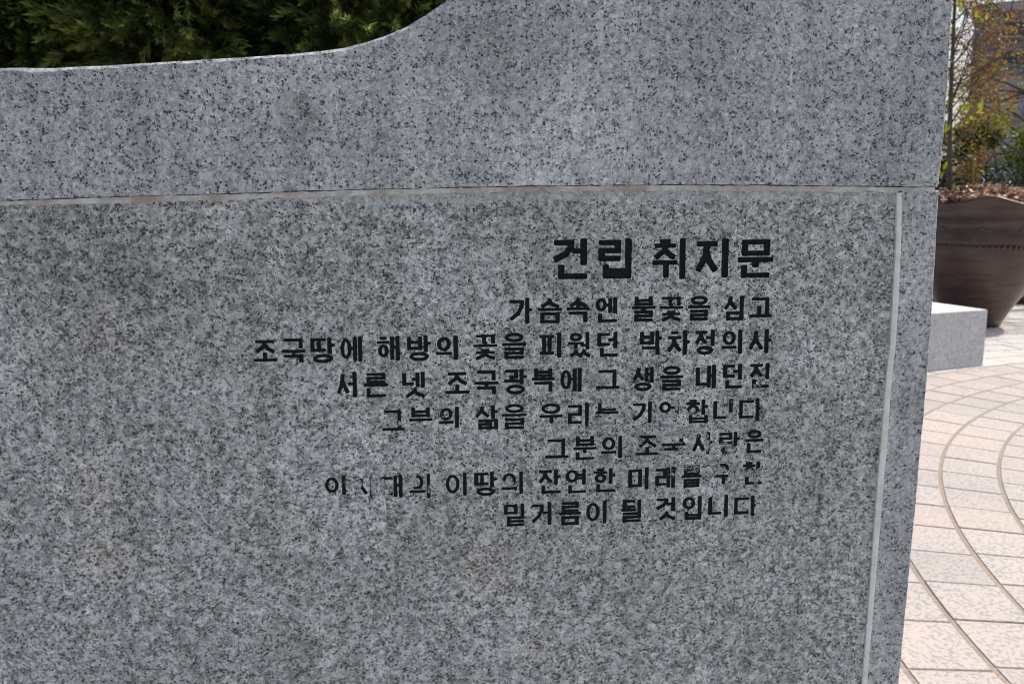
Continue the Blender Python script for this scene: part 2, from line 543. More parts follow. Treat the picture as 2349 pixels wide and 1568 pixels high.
def syllable(ch):
    k = ord(ch) - 0xAC00
    c, v, f = CHO[k // 588], JUNG[(k % 588) // 28], JONG[k % 28]
    L = lambda *p: ('L', list(p))
    out = []
    if v in 'ㅏㅑㅓㅕㅣㅐㅔ':
        xr = {'ㅣ': 1.0, 'ㅏ': .84, 'ㅓ': .97, 'ㅕ': .97, 'ㅐ': 1.0, 'ㅔ': 1.0}[v]
        cx1 = {'ㅣ': .60, 'ㅏ': .56, 'ㅓ': .52, 'ㅕ': .55, 'ㅐ': .46, 'ㅔ': .42}[v]
        if f:
            cy0, cy1, vy1, fy0 = .04, .50, .62, .74
            if f in 'ㄹㅌ': cy1, vy1, fy0 = .40, .54, .64
            if f == 'ㄻ': cy1, vy1, fy0 = .44, .52, .66
            if f in 'ㅅㅆ': cy1, vy1, fy0 = .46, .58, .70
            if c in 'ㅎㅊ': cy0, cy1 = 0.0, .56
        else:
            cy0, cy1, vy1 = .10, .86, 1.0
            if c in 'ㅎㅊ': cy0, cy1 = .04, .84
            if c == 'ㅅ' or c == 'ㅈ': cy0, cy1 = .08, .82
        out += jamo(c, 0.0, cy0, cx1, cy1, slant=(c == 'ㄱ'))
        tm = vy1 * .46
        if v == 'ㅣ': out += [L((xr, 0), (xr, vy1))]
        if v == 'ㅏ': out += [L((xr, 0), (xr, vy1)), L((xr, tm), (1.0, tm))]
        if v == 'ㅓ': out += [L((xr, 0), (xr, vy1)), L((cx1 + .14, tm), (xr, tm))]
        if v == 'ㅕ': out += [L((xr, 0), (xr, vy1)), L((cx1 + .06, tm - .1 * vy1), (xr, tm - .1 * vy1)),
                             L((cx1 + .06, tm + .14 * vy1), (xr, tm + .14 * vy1))]
        if v == 'ㅐ': out += [L((.70, .03), (.70, vy1 - .03)), L((1, 0), (1, vy1)), L((.70, tm), (1, tm))]
        if v == 'ㅔ': out += [L((.72, .03), (.72, vy1 - .03)), L((1, 0), (1, vy1)), L((.52, tm), (.72, tm))]
        if f:
            fx0, fx1 = (.16, 1.0)
            if f == 'ㅇ': fx0, fx1 = .10, .90
            if f == 'ㄱ': fx0, fx1 = .10, .86
            out += jamo(f, fx0, fy0, fx1, 1.0)
    elif v in 'ㅗㅜㅡ':
        if f:
            a, b, g = .28, .44, .64
            if c in 'ㄲㅅㅈ': a = .30
            if c == 'ㄹ': a, b, g = .36, .50, .70
            if v == 'ㅜ' and f != 'ㄹ': a, b, g = .34, .53, .76
            out += jamo(c, .13, 0.0, .87, a)
            out += [L((0, b), (1, b))]
            if v == 'ㅗ': out += [L((.5, a - .02 if c == 'ㅅ' else a), (.5, b))]
            if v == 'ㅜ': out += [L((.5, b), (.5, min(g, b + .16)))]
            out += jamo(f, .12, g + (.08 if f == 'ㅊ' and 0 else 0), .88, 1.0)
        else:
            if v == 'ㅗ': out += jamo(c, .12, 0.0, .88, .52) + [L((0, 1), (1, 1)), L((.5, .66), (.5, 1))]
            if v == 'ㅜ': out += jamo(c, .1, 0.0, .9, .44) + [L((0, .66), (1, .66)), L((.52, .66), (.52, 1))]
            if v == 'ㅡ': out += jamo(c, .12, 0.0, .88, .92) + [L((0, 1), (1, 1))]
            if v == 'ㅗ' and c == 'ㄱ': out = [L((.1, 0), (.84, 0), (.84, 1.0)), L((0, 1), (1, 1)), L((.42, .5), (.42, 1))]
            if v == 'ㅡ' and c == 'ㄱ': out = [L((.12, 0), (.84, 0), (.84, 1)), L((0, 1), (1, 1))]
    else:
        if v == 'ㅢ':
            out += jamo(c, .06, .06, .62, .58) + [L((0, .76), (.68, .76)), L((1, 0), (1, 1))]
        if v == 'ㅟ':
            if c == 'ㅊ': out += jamo(c, .05, .02, .66, .44)
            else: out += jamo(c, .08, .02, .62, .38)
            out += [L((0, .60), (.70, .60)), L((.40, .60), (.40, .96)), L((1, 0), (1, 1))]
        if v == 'ㅝ':
            out += jamo(c, .08, .02, .56, .28) + [L((0, .43), (.66, .43)), L((.32, .43), (.32, .62)),
                                                  L((.95, 0), (.95, .66)), L((.66, .52), (.95, .52))]
            out += jamo(f, .1, .76, 1.0, 1.0)
        if v == 'ㅘ':
            out += jamo(c, .06, .02, .54, .30) + [L((.30, .26), (.30, .46)), L((0, .46), (.64, .46)),
                                                  L((.82, 0), (.82, .56)), L((.82, .28), (1, .28))]
            out += jamo(f, .1, .70, .9, 1.0)
        if v == 'ㅚ':
            out += jamo(c, .08, .02, .60, .30) + [L((.32, .30), (.32, .46)), L((0, .46), (.66, .46)), L((.92, 0), (.92, .54))]
            out += jamo(f, .08, .64, .92, 1.0)
    return out


def crop(x0, y0, sc):
    return lambda b: ((x0 + b[0] / sc) / 1.19881, (x0 + b[1] / sc) / 1.19881, (y0 + b[2] / sc) / 1.199, (y0 + b[3] / sc) / 1.199)


C1 = crop(1350, 620, 2.7635)
C2 = crop(660, 900, 2.93625)
C3 = crop(1440, 900, 3.0908)
C4 = crop(860, 1160, 3.6703)
C5 = crop(1480, 1160, 3.4544)
# (syllables, crop, boxes, vertical stroke px, horizontal stroke px)
TEXT = [
    ('건립취지문', C1, [(478, 740, 98, 408), (820, 1075, 98, 405), (1232, 1485, 98, 412), (1562, 1812, 98, 400), (1880, 2158, 105, 400)], 14.2, 11.6),
    ('가슴속엔불꽃을심고', C1, [(140, 318, 550, 748), (358, 545, 555, 745), (578, 755, 548, 740), (797, 965, 545, 738), (1075, 1255, 540, 732),
                       (1285, 1468, 543, 728), (1502, 1675, 535, 725), (1775, 1930, 533, 722), (1972, 2145, 548, 700)], 9.3, 6.8),
    ('조국땅에해방의꽃을', C2, [(97, 295, 105, 280), (328, 527, 92, 290), (565, 765, 82, 292), (805, 985, 75, 283), (1103, 1290, 70, 273),
                       (1347, 1543, 68, 275), (1580, 1760, 68, 268), (1882, 2082, 62, 262), (2115, 2315, 45, 258)], 9.3, 6.8),
    ('피웠던박차정의사', C1, [(370, 538, 815, 1008), (588, 760, 815, 1002), (810, 970, 812, 1000), (1135, 1308, 800, 988),
                      (1345, 1520, 798, 988), (1555, 1712, 795, 985), (1757, 1918, 792, 980), (1965, 2142, 788, 975)], 9.3, 6.8),
    ('서른넷조국광', C2, [(778, 945, 362, 572), (998, 1198, 370, 568), (1308, 1493, 362, 570), (1655, 1855, 365, 540),
                    (1892, 2088, 352, 545), (2132, 2320, 340, 545)], 9.0, 6.6),
    ('복에그생을내던진', C3, [(70, 268, 350, 555), (313, 498, 348, 555), (617, 822, 365, 528), (930, 1112, 338, 545), (1165, 1365, 330, 540),
                      (1468, 1642, 322, 525), (1700, 1868, 312, 523), (1928, 2098, 305, 517)], 9.0, 6.5),
    ('그분의삶을', C2, [(1145, 1325, 672, 838), (1362, 1555, 648, 842), (1605, 1768, 645, 818), (1898, 2085, 632, 828), (2118, 2318, 622, 825)], 8.4, 6.0),
    ('우리는기억합니다', C3, [(135, 335, 650, 822), (378, 558, 645, 848), (613, 812, 645, 830), (930, 1095, 632, 820), (1155, 1330, 630, 808),
                      (1385, 1575, 617, 818), (1618, 1785, 610, 805), (1838, 2040, 605, 800)], 8.2, 5.8),
    ('그분의조국사랑은', C5, [(68, 290, 170, 350), (338, 558, 138, 365), (600, 803, 138, 352), (935, 1152, 135, 322), (1180, 1410, 110, 320),
                      (1470, 1665, 100, 315), (1725, 1925, 98, 310), (1975, 2150, 82, 298)], 8.2, 5.8),
    ('이시대의이땅의', C4, [(118, 330, 548, 745), (420, 612, 560, 770), (688, 905, 540, 773), (972, 1188, 530, 775), (1340, 1555, 518, 755),
                     (1630, 1862, 510, 752), (1905, 2125, 510, 738)], 8.2, 5.8),
    ('잔연한미래를위한', C5, [(5, 218, 455, 685), (262, 462, 452, 682), (528, 740, 445, 672), (860, 1055, 437, 650), (1118, 1308, 430, 635),
                      (1368, 1562, 415, 628), (1690, 1880, 395, 605), (1950, 2140, 382, 600)], 8.2, 5.8),
    ('밑', C4, [(1932, 2138, 830, 1060)], 8.2, 5.8),
    ('거름이될것입니다', C5, [(-62, 135, 768, 988), (200, 413, 765, 985), (458, 655, 755, 975), (792, 998, 742, 958), (1128, 1312, 722, 938),
                      (1375, 1560, 710, 935), (1622, 1812, 698, 912), (1868, 2095, 705, 905)], 8.4, 6.0),
]
# paint worn away: (row, letter) -> [(u, v, ru, rv, strength)]
WEAR = {
    (5, 7): [(.4, .95, .6, .12, .5)],
    (6, 0): [(.85, .7, .2, .2, .7), (.1, .1, .1, .1, .5)], (6, 1): [(.5, .85, .8, .26, 1.0)], (6, 2): [(.3, .45, .3, .2, .4), (.3, .95, .3, .12, .4)],
    (7, 1): [(.95, .9, .15, .15, .4)], (7, 2): [(.4, .85, .8, .22, 1.0), (.6, .3, .3, .15, .3)],
    (7, 4): [(.55, .82, .8, .24, 1.0), (.9, .3, .22, .35, .8)], (7, 5): [(.2, .6, .4, .2, .45), (.3, .45, .25, .15, .5)],
    (7, 6): [(.95, .85, .25, .3, .9), (1.0, .3, .2, .35, .35)], (7, 7): [(1.06, .45, .14, .2, 1.0), (.85, .8, .1, .2, .35)],
    (8, 3): [(.1, .2, .28, .25, .7), (.25, .5, .2, .2, .5)], (8, 4): [(.4, .1, .9, .26, .9), (.85, .75, .25, .4, .6)],
    (8, 5): [(.75, .55, .2, .7, .65), (.35, .1, .25, .2, .5)], (8, 6): [(.65, .85, .5, .22, .85), (.2, .5, .3, .12, .5)],
    (9, 0): [(.95, .5, .12, .5, .45)], (9, 1): [(.2, .4, .16, .9, 1.0), (1.0, .5, .2, .9, 1.1), (.32, .36, .12, .1, 1.0)],
    (9, 2): [(.15, .5, .5, .4, .85), (.1, .9, .4, .2, .5)], (9, 3): [(.15, .25, .3, .4, .95), (.95, .65, .2, .25, .7)],
    (9, 6): [(.3, .52, .4, .16, .9)],
    (10, 4): [(.85, .4, .3, .4, .5)], (10, 5): [(.5, .12, .7, .2, .55)],
    (10, 6): [(.1, .3, .3, .3, .7), (.95, .5, .3, .9, 1.1), (.35, .35, .4, .12, .8)],
    (10, 7): [(.3, .5, .6, .24, .85), (1.0, .5, .3, .4, .9), (.75, .95, .25, .16, .6)],
    (12, 5): [(.95, .4, .12, .3, .25)], (12, 7): [(1.05, .45, .15, .3, 1.1)],
    (0, 0): [(.13, .80, .06, .06, .6)], (1, 2): [(.3, .35, .2, .15, .25)],
}

LEAN = lambda x: -0.078 * (x - 1250) / 880.0


def stroke_polys(strokes, box, tv, th, seed):
    x0, x1, y0, y1 = box
    r = random.Random(seed)
    W, H = x1 - x0, y1 - y0
    lean = LEAN((x0 + x1) / 2)
    slope = -0.012 - 0.022 * max(0, (y1 - 640) / 560.0)
    n_h = sum(1 for s in strokes if s[0] == 'L')
    th *= 1.10; tv *= 1.10
    if n_h > 6: th *= 0.84; tv *= 0.9

    def M(u, v):
        x = x0 + tv / 2 + u * (W - tv)
        y = y0 + th / 2 + v * (H - th)
        return Vector((x, y))

    def fin(p):
        # gentle lean of the uprights and rise of the line, then onto the stone
        x = p.x + lean * (p.y - (y0 + y1) / 2) * 0.8
        y = p.y + slope * (p.x - (x0 + x1) / 2)
        s, z = on_face(x, y)
        return (s, z)

    polys = []
    for st in strokes:
        if st[0] == 'L':
            pts = [M(*p) for p in st[1]]
            ns = len(pts) - 1
            for i in range(ns):
                a, b = pts[i], pts[i + 1]
                d = b - a
                L_ = d.length
                if L_ < 0.3: continue
                d /= L_
                n_ = Vector((-d.y, d.x))
                t = th + (tv - th) * abs(d.y)
                if abs(d.x) > .25 and abs(d.y) > .25: t = (th + tv) / 2 * 1.04
                ext0 = ext1 = 0.46 * (th if abs(d.y) > .7 else tv if abs(d.x) > .85 else (th + tv) * .4)
                if i > 0: ext0 = t * 0.42
                if i < ns - 1: ext1 = t * 0.42
                A = a - d * ext0
                B = b + d * ext1
                h0 = t / 2 * r.uniform(.92, 1.06)
                h1 = t / 2 * r.uniform(.92, 1.06)
                c = t * .16
                L2 = (B - A).length
                nseg = max(1, int(L2 / 6.5))
                side1 = []
                side2 = []
                for k in range(nseg + 1):
                    f = k / nseg
                    hh = h0 + (h1 - h0) * f
                    P = A + d * (c + (L2 - 2 * c) * f)
                    j1 = 0.0 if k in (0, nseg) else r.uniform(-.35, .35)
                    j2 = 0.0 if k in (0, nseg) else r.uniform(-.35, .35)
                    side1.append(P + n_ * (hh + j1))
                    side2.append(P - n_ * (hh + j2))
                poly = side1 + [B + n_ * (h1 - c * 1.1), B - n_ * (h1 - c * 1.1)] + side2[::-1] + \
                       [A - n_ * (h0 - c * 1.1), A + n_ * (h0 - c * 1.1)]
                polys.append([fin(p) for p in poly])
        else:
            _, cx, cy, rx, ry = st
            c = M(cx, cy)
            RX, RY = rx * (W - tv), ry * (H - th)
            K = 22
            t = (th + tv) / 2
            ins, outs = [], []
            for k in range(K):
                a = 2 * pi * k / K
                ca, sa = cos(a), sin(a)
                tt = th + (tv - th) * abs(ca) * .7
                j1, j2 = r.uniform(-.25, .25), r.uniform(-.25, .25)
                outs.append(c + Vector((ca * (RX + tt / 2 + j1), sa * (RY + tt / 2 + j1))))
                ins.append(c + Vector((ca * max(1.2, RX - tt / 2 + j2), sa * max(0.9, RY - tt / 2 + j2))))
            for k in range(K):
                m = (k + 1) % K
                polys.append([fin(p) for p in (outs[k], outs[m], ins[m], ins[k])])
    return polys


def ccw(poly):
    a = sum(p[0] * q[1] - q[0] * p[1] for p, q in zip(poly, poly[1:] + poly[:1]))
    return poly if a > 0 else poly[::-1]


REC = 0.004            # the inscribed panel lies 4 mm behind the frame stones
panel_outline = dense(PANEL_TOP, 0.03)[:-1]
zl = [p for p in dense(SEAM_L + [(SEAM_L[-1][0] + 0.001, ZB)], 0.03, 0.0002, 5)]
outline = ccw(list(reversed(zl)) + list(reversed(panel_outline)) + [(LEFT, ZB)])

cv, cf = [], []


def addpoly(poly):
    b = len(cv)
    cv.extend(Vector(p) for p in poly)
    cf.append(list(range(b, b + len(poly))))
    return len(cf) - 1


addpoly(outline)
GL = []
face2gl = {}
for ri, (txt, cr, boxes, tv, th) in enumerate(TEXT):
    for ci, (ch, bx) in enumerate(zip(txt, boxes)):
        box = cr(bx)
        polys = stroke_polys(syllable(ch), box, tv, th, ri * 37 + ci)
        g = len(GL)
        GL.append(dict(box=box, row=ri, col=ci, tris=[], ch=ch))
        for p in polys:
            face2gl[addpoly(ccw(p))] = g

ov, oe, of, _, _, orf = geometry.delaunay_2d_cdt(cv, [], cf, 0, 1e-6, True)
OV = np.array([(v.x, v.y) for v in ov])
front = []
for f, src in zip(of, orf):
    gs = {face2gl[i] for i in src if i in face2gl}
    if gs:
        GL[min(gs)]['tris'].append(tuple(f))
    elif 0 in src:
        front.append(tuple(f))


def orient(tris, P):
    out = []
    for t in tris:
        a, b, c = (P[i] for i in t)
        cr = (b[0] - a[0]) * (c[1] - a[1]) - (b[1] - a[1]) * (c[0] - a[0])
        out.append(t if cr > 0 else (t[0], t[2], t[1]))
    return out


# panel: front sheet with the letters left open, sides, back
front = orient(front, OV)
used = sorted({i for t in front for i in t})
mp = {g: i for i, g in enumerate(used)}
V = [(OV[g][0], REC, OV[g][1]) for g in used]
F = [tuple(mp[i] for i in t) for t in front]
ec = {}
for t in F:
    for a, b in ((t[0], t[1]), (t[1], t[2]), (t[2], t[0])):
        ec[(a, b)] = 1
outer = [(a, b) for (a, b) in ec if (b, a) not in ec]
sx = set(outer)
inner_s = set()
for gl in GL:
    pass
lo, hi = OV[:, 0].min(), OV[:, 0].max()
# only the outer rim gets sides
tset = {i for gl in GL for t in gl['tris'] for i in t}
for (a, b) in outer:
    if used[a] in tset and used[b] in tset: continue
    n0 = len(V)
    V.append((V[a][0], 0.0085, V[a][2]))
    V.append((V[b][0], 0.0085, V[b][2]))
    F.append((b, a, n0, n0 + 1))
PAN = link('inscription_panel', mesh('panel', V, F), M_PANEL, MON)
# Panels' normals must face the viewer (-y)


# ------------------------------------------------------------------ letter paint
def letter_mat():
    N = NT('worn_black_paint')
    co = N.coord('Object')
    c, sp = granite_nodes(N, co, (0.415, 0.43, 0.455), (0.24, 0.245, 0.26), (0.03, 0.033, 0.034), 0.3, 185)
    pa = N.attr('paint')
    nz = N.noise(co, 210, 3, 0.65)
    nz2 = N.noise(co, 60, 2, 0.6)
    k = N.math('ADD', pa, N.math('MULTIPLY', N.math('SUBTRACT', nz, 0.5), 1.5))
    k = N.math('ADD', k, N.math('MULTIPLY', N.math('SUBTRACT', nz2, 0.5), 0.7))
    m = N.rng(k, 0.40, 0.54)
    pc = N.mix(N.rng(N.noise(co, 500, 3, 0.6), 0.4, 0.7), (0.0075, 0.0095, 0.011), (0.021, 0.024, 0.027))
    N.l(N.mix(m, c, pc), N.b.inputs['Base Color'])
    N.b.inputs['Roughness'].default_value = 0.7
    N.b.inputs['Specular IOR Level'].default_value = 0.12
    N.bump(N.noise(co, 600, 3, 0.7), 0.0008, 0.8)
    return N.m


M_PAINT = letter_mat()


def dist_seg(P, A, B):
    AB = B - A
    L2 = (AB ** 2).sum(1)
    d = np.full(len(P), 1e9)
    for i in range(len(A)):
        t = np.clip(((P - A[i]) @ AB[i]) / max(L2[i], 1e-12), 0, 1)
        q = A[i] + t[:, None] * AB[i]
        d = np.minimum(d, np.hypot(*(P - q).T))
    return d


def in_tris(P, T, PV):
    ins = np.zeros(len(P), bool)
    for t in T:
        a, b, c = PV[t[0]], PV[t[1]], PV[t[2]]
        d1 = (b[0] - a[0]) * (P[:, 1] - a[1]) - (b[1] - a[1]) * (P[:, 0] - a[0])
        d2 = (c[0] - b[0]) * (P[:, 1] - b[1]) - (c[1] - b[1]) * (P[:, 0] - b[0])
        d3 = (a[0] - c[0]) * (P[:, 1] - c[1]) - (a[1] - c[1]) * (P[:, 0] - c[0])
        ins |= (d1 >= -1e-12) & (d2 >= -1e-12) & (d3 >= -1e-12)
    return ins


for gi, gl in enumerate(GL):
    T = orient(gl['tris'], OV)
    if not T: continue
    es = set()
    for t in T:
        for a, b in ((t[0], t[1]), (t[1], t[2]), (t[2], t[0])): es.add((a, b))
    bd = [(a, b) for (a, b) in es if (b, a) not in es]
    bv = sorted({i for e in bd for i in e})
    bi = {g: i for i, g in enumerate(bv)}
    BP = OV[bv]
    A = OV[[a for a, b in bd]]
    B = OV[[b for a, b in bd]]
    mn, mx = BP.min(0), BP.max(0)
    step = 0.0019
    gx, gz = np.meshgrid(np.arange(mn[0], mx[0], step), np.arange(mn[1], mx[1], step))
    P = np.c_[gx.ravel(), gz.ravel()] + rng.uniform(-.0004, .0004, (gx.size, 2))
    P = P[in_tris(P, T, OV)]
    D = dist_seg(P, A, B)
    P = P[D > 0.0007]
    allP = [Vector(p) for p in np.vstack([BP, P])]
    nv, ne, nf, ovs, _, _ = geometry.delaunay_2d_cdt(allP, [(bi[a], bi[b]) for a, b in bd], [], 0, 1e-7, True)
    NP = np.array([(v.x, v.y) for v in nv])
    cen = np.array([NP[list(f)].mean(0) for f in nf])
    keep = in_tris(cen, T, OV)
    tris = orient([tuple(f) for f, k in zip(nf, keep) if k], NP)
    dd = dist_seg(NP, A, B)
    big = gl['row'] == 0
    dep = 0.0034 if big else 0.0022
    # worn letters are cut less crisply
    x0, x1, y0, y1 = gl['box']
    c0 = on_face(x0, y1)
    c1 = on_face(x1, y0)
    uu = (NP[:, 0] - c0[0]) / (c1[0] - c0[0])
    vv = 1 - (NP[:, 1] - c0[1]) / (c1[1] - c0[1])
    paint = np.full(len(NP), 1.0 if gl['row'] < 6 else 0.93)
    for (u, v, ru, rv, k) in WEAR.get((gl['row'], gl['col']), []):
        q = ((uu - u) / ru) ** 2 + ((vv - v) / rv) ** 2
        paint -= k * 0.86 * np.clip(1.25 - q, 0, 1)
    paint = np.clip(paint, -0.25, 1.0) + 0.22 * np.clip(1 - dd / 0.0009, 0, 1)
    dloc = dep * (0.45 + 0.55 * np.clip(paint, 0, 1))
    fl = dloc * (0.60 + 0.40 * np.clip(dd / 0.0018, 0, 1)) + rng.uniform(-.00012, .00012, len(NP))
    V = [(p[0], REC + h, p[1]) for p, h in zip(NP, fl)]
    F = list(tris)
    PAL = list(paint)
    es2 = set()
    for t in tris:
        for a, b in ((t[0], t[1]), (t[1], t[2]), (t[2], t[0])): es2.add((a, b))
    ring = {}

    def rimv(i):
        if i not in ring:
            ring[i] = len(V)
            V.append((NP[i][0], REC, NP[i][1]))
            PAL.append(paint[i] - .12)
        return ring[i]
    for (a, b) in list(es2):
        if (b, a) in es2: continue
        F.append((b, a, rimv(a), rimv(b)))
    me = mesh('letter', V, F)
    at = me.attributes.new('paint', 'FLOAT', 'POINT')
    at.data.foreach_set('value', np.array(PAL, dtype=np.float32))
    link('letter', me, M_PAINT, MON)

# ------------------------------------------------------------------ mortar in the joints
def mortar_mat():
    N = NT('pale_joint_mortar')
    co = N.coord('Object')
    n1 = N.noise(co, 11, 5, 0.72)
    n2 = N.noise(co, 150, 4, 0.7)
    c = N.mix(N.rng(n1, 0.38, 0.62), (0.53, 0.55, 0.53), (0.30, 0.275, 0.225))
    c = N.mix(N.rng(n2, 0.60, 0.76), c, (0.17, 0.145, 0.115))
    c = N.mix(N.rng(N.noise(co, 30, 4, .7), 0.52, 0.62, 0, .8), c, (0.34, 0.36, 0.375))
    N.l(c, N.b.inputs['Base Color'])
    N.b.inputs['Roughness'].default_value = 0.9
    N.bump(n2, 0.0016, 0.8)
    return N.m


M_MORTAR = mortar_mat()


def caulk_mat():
    N = NT('white_joint_sealant')
    co = N.coord('Object')
    n1 = N.noise(co, 30, 4, 0.65)
    c = N.mix(N.rng(n1, 0.35, 0.7), (0.70, 0.73, 0.71), (0.58, 0.57, 0.54))
    c = N.mix(N.rng(N.noise(co, 260, 3, .6), 0.62, 0.76), c, (0.2, 0.17, 0.15))
    N.l(c, N.b.inputs['Base Color'])
    N.b.inputs['Roughness'].default_value = 0.7
    N.bump(n1, 0.001, 0.5)
    return N.m


def strip(name, A, B, y, mat, parent, rows=3, seed=0, rough=0.0004, edge=0.0004):
    """a bead of mortar between two long edges, its face slightly uneven"""
    r = random.Random(seed)
    n = len(A)
    V, F = [], []
    for i in range(n):
        for k in range(rows + 1):
            f = k / rows
            j = edge if k in (0, rows) else 0
            s = A[i][0] * (1 - f) + B[i][0] * f + r.uniform(-j, j)
            z = A[i][1] * (1 - f) + B[i][1] * f + r.uniform(-j, j)
            bulge = 0.0 if k in (0, rows) else -0.0006
            V.append((s, y + bulge + r.uniform(-rough, rough), z))
    R = rows + 1
    for i in range(n - 1):
        for k in range(rows):
            F.append((i * R + k, i * R + k + 1, (i + 1) * R + k + 1, (i + 1) * R + k))
    # returns going back into the joint
    for k in (0, rows):
        for i in range(n - 1):
            b = len(V)
            a0, a1 = i * R + k, (i + 1) * R + k
            V.append((V[a0][0], 0.0095, V[a0][2]))
            V.append((V[a1][0], 0.0095, V[a1][2]))
            F.append((a0, a1, b + 1, b) if k else (a1, a0, b, b + 1))
    me = mesh(name, V, F)
    bm = bmesh.new(); bm.from_mesh(me); bmesh.ops.recalc_face_normals(bm, faces=bm.faces); bm.to_mesh(me); bm.free()
    return link(name, me, mat, parent)


def interp(poly, s):
    for (a, b), (c, d) in zip(poly[:-1], poly[1:]):
        if a <= s <= c: return b + (d - b) * (s - a) / (c - a)
    return poly[-1][1] if s > poly[-1][0] else poly[0][1]


ss = np.arange(LEFT + .002, EDGE_DN[0][0] - 0.003, 0.004)
rj = random.Random(5)
wav = 0
PT2 = PANEL_TOP + [(EDGE_DN[0][0], zt + 0.0004)]
topE, botE = [], []
for s in ss:
    wav = 0.82 * wav + rj.uniform(-.00035, .00035)
    topE.append((s, interp(CAP_LOW, s) - 0.0009 - abs(wav) * .7))
    zb = interp(PT2, s) if s < SEAM_L[0][0] else zt
    botE.append((s, zb - 0.0004 + wav * 1.4))
strip('mortar_joint', topE, botE, 0.0004, M_MORTAR, MON, seed=2, edge=0.0006)
SLl = dense(SEAM_L, 0.005)
SRr = dense(SEAM_R, 0.005)
m_ = min(len(SLl), len(SRr))
zs = np.linspace(SEAM_L[0][1] - 0.0005, 0.62, 190)
Lz = sorted([(z, s) for s, z in SEAM_L + [(SEAM_L[-1][0], ZB)]])
Rz = sorted([(z, s) for s, z in SEAM_R + [(SEAM_R[-1][0], ZB)]])
eA, eB = [], []
for z in zs:
    j = rj.uniform(-.0003, .0003)
    eA.append((interp(Lz, z) - 0.0006 + j, z))
    eB.append((interp(Rz, z) - 0.0002 + rj.uniform(-.0003, .0003), z))
tag(strip('mortar_joint', eA, eB, 0.0003, caulk_mat(), MON, seed=4, rough=0.0002, edge=0.0002), 'narrow upright bead of off-white sealant')

# ------------------------------------------------------------------ ground and ring paving
def ground_mat():
    N = NT('bedding_mortar')
    co = N.coord('Object')
    n1 = N.noise(co, 2.2, 5, 0.6)
    n2 = N.noise(co, 60, 4, 0.7)
    c = N.mix(N.rng(n1, 0.35, 0.65), (0.315, 0.245, 0.198), (0.255, 0.218, 0.18))
    c = N.mix(1.0, c, N.mix(N.rng(n2, 0.3, 0.7), (0.75, 0.75, 0.75), (1.1, 1.1, 1.1)), 'MULTIPLY')
    N.l(c, N.b.inputs['Base Color'])
    N.b.inputs['Roughness'].default_value = 0.95
    N.bump(n2, 0.004, 0.6)
    return N.m


M_BED = ground_mat()
G = mesh('ground', [(-400, -400, 0), (400, -400, 0), (400, 400, 0), (-400, 400, 0)], [(0, 1, 2, 3)])
tag(link('ground', G, M_BED), kind='structure')


def tile_mat():
    N = NT('pink_beige_granite')
    co = N.coord('Object')
    oi = N.n('ShaderNodeObjectInfo')
    cell = N.attr('cell')
    rnd = N.math('FRACT', N.math('ADD', oi.outputs['Random'], cell))
    base = N.mix(rnd, (0.335, 0.306, 0.282), (0.400, 0.366, 0.338))
    wh = N.attr('white')
    base = N.mix(wh, base, N.mix(rnd, (0.47, 0.462, 0.445), (0.53, 0.52, 0.50)))
    g = N.noise(co, 62, 3, 0.6)
    c = N.mix(N.rng(g, 0.50, 0.58, 0, 0.85), base, (0.215, 0.21, 0.225))
    c = N.mix(N.rng(N.noise(co, 120, 3, 0.6), 0.60, 0.68, 0, 0.6), c, (0.25, 0.245, 0.26))
    c = N.mix(N.rng(N.noise(co, 1.1, 4, 0.6), 0.35, 0.7, 0, 0.30), c, (0.55, 0.42, 0.35))
    N.l(c, N.b.inputs['Base Color'])
    N.b.inputs['Roughness'].default_value = 0.75
    N.bump(N.noise(co, 260, 3, 0.6), 0.0012, 0.4)
    return N.m


M_TILE = tile_mat()
PC = Vector((6.8, 2.2))
RP = 0.290
R0 = 4.66
NSEG = 104
TILE_H = 0.0038


def tile_geo(ring, seg, shift):
    ra = R0 + ring * RP + 0.0100
    rb = R0 + (ring + 1) * RP - 0.0100
    da = 2 * pi / NSEG
    gap = 0.0045
    a0 = seg * da + shift
    a1 = a0 + da
    V, F = [], []
    K = 3
    r = random.Random(ring * 1000 + seg)
    dz = r.uniform(-.0015, .0015)
    top, mid, botv = [], [], []
    loop = []
    for i in range(K + 1):
        a = a0 + (a1 - a0) * i / K
        off = (gap / rb) * (1 if i == 0 else -1 if i == K else 0)
        loop.append((rb, a + off, 1))
    for i in range(K, -1, -1):
        a = a0 + (a1 - a0) * i / K
        off = (gap / ra) * (1 if i == 0 else -1 if i == K else 0)
        loop.append((ra, a + off, -1))
    cxm = (ra + rb) / 2
    am = (a0 + a1) / 2
    ctr = PC + Vector((cos(am), sin(am))) * cxm
    P = [PC + Vector((cos(a), sin(a))) * rr for rr, a, _ in loop]
    n = len(P)
    for p in P:
        q = ctr + (p - ctr) * 0.983
        V.append((q.x, q.y, TILE_H + dz))
    for p in P: V.append((p.x, p.y, TILE_H - 0.003 + dz))
    for p in P: V.append((p.x, p.y, 0.001))
    F.append(tuple(range(n)))
    for k in (0, 1):
        for i in range(n):
            j = (i + 1) % n
            F.append((k * n + i, (k + 1) * n + i, (k + 1) * n + j, k * n + j))
    return V, F, ctr


def project(p):
    d = Vector(p) - Vector((0, 0, CAM_H))
    zc = d.y * cos(PITCH) - d.z * sin(PITCH)
    if zc < 0.1: return None
    yc = d.y * sin(PITCH) + d.z * cos(PITCH)
    return (CX + FPX * d.x / zc, CY - FPX * yc / zc)


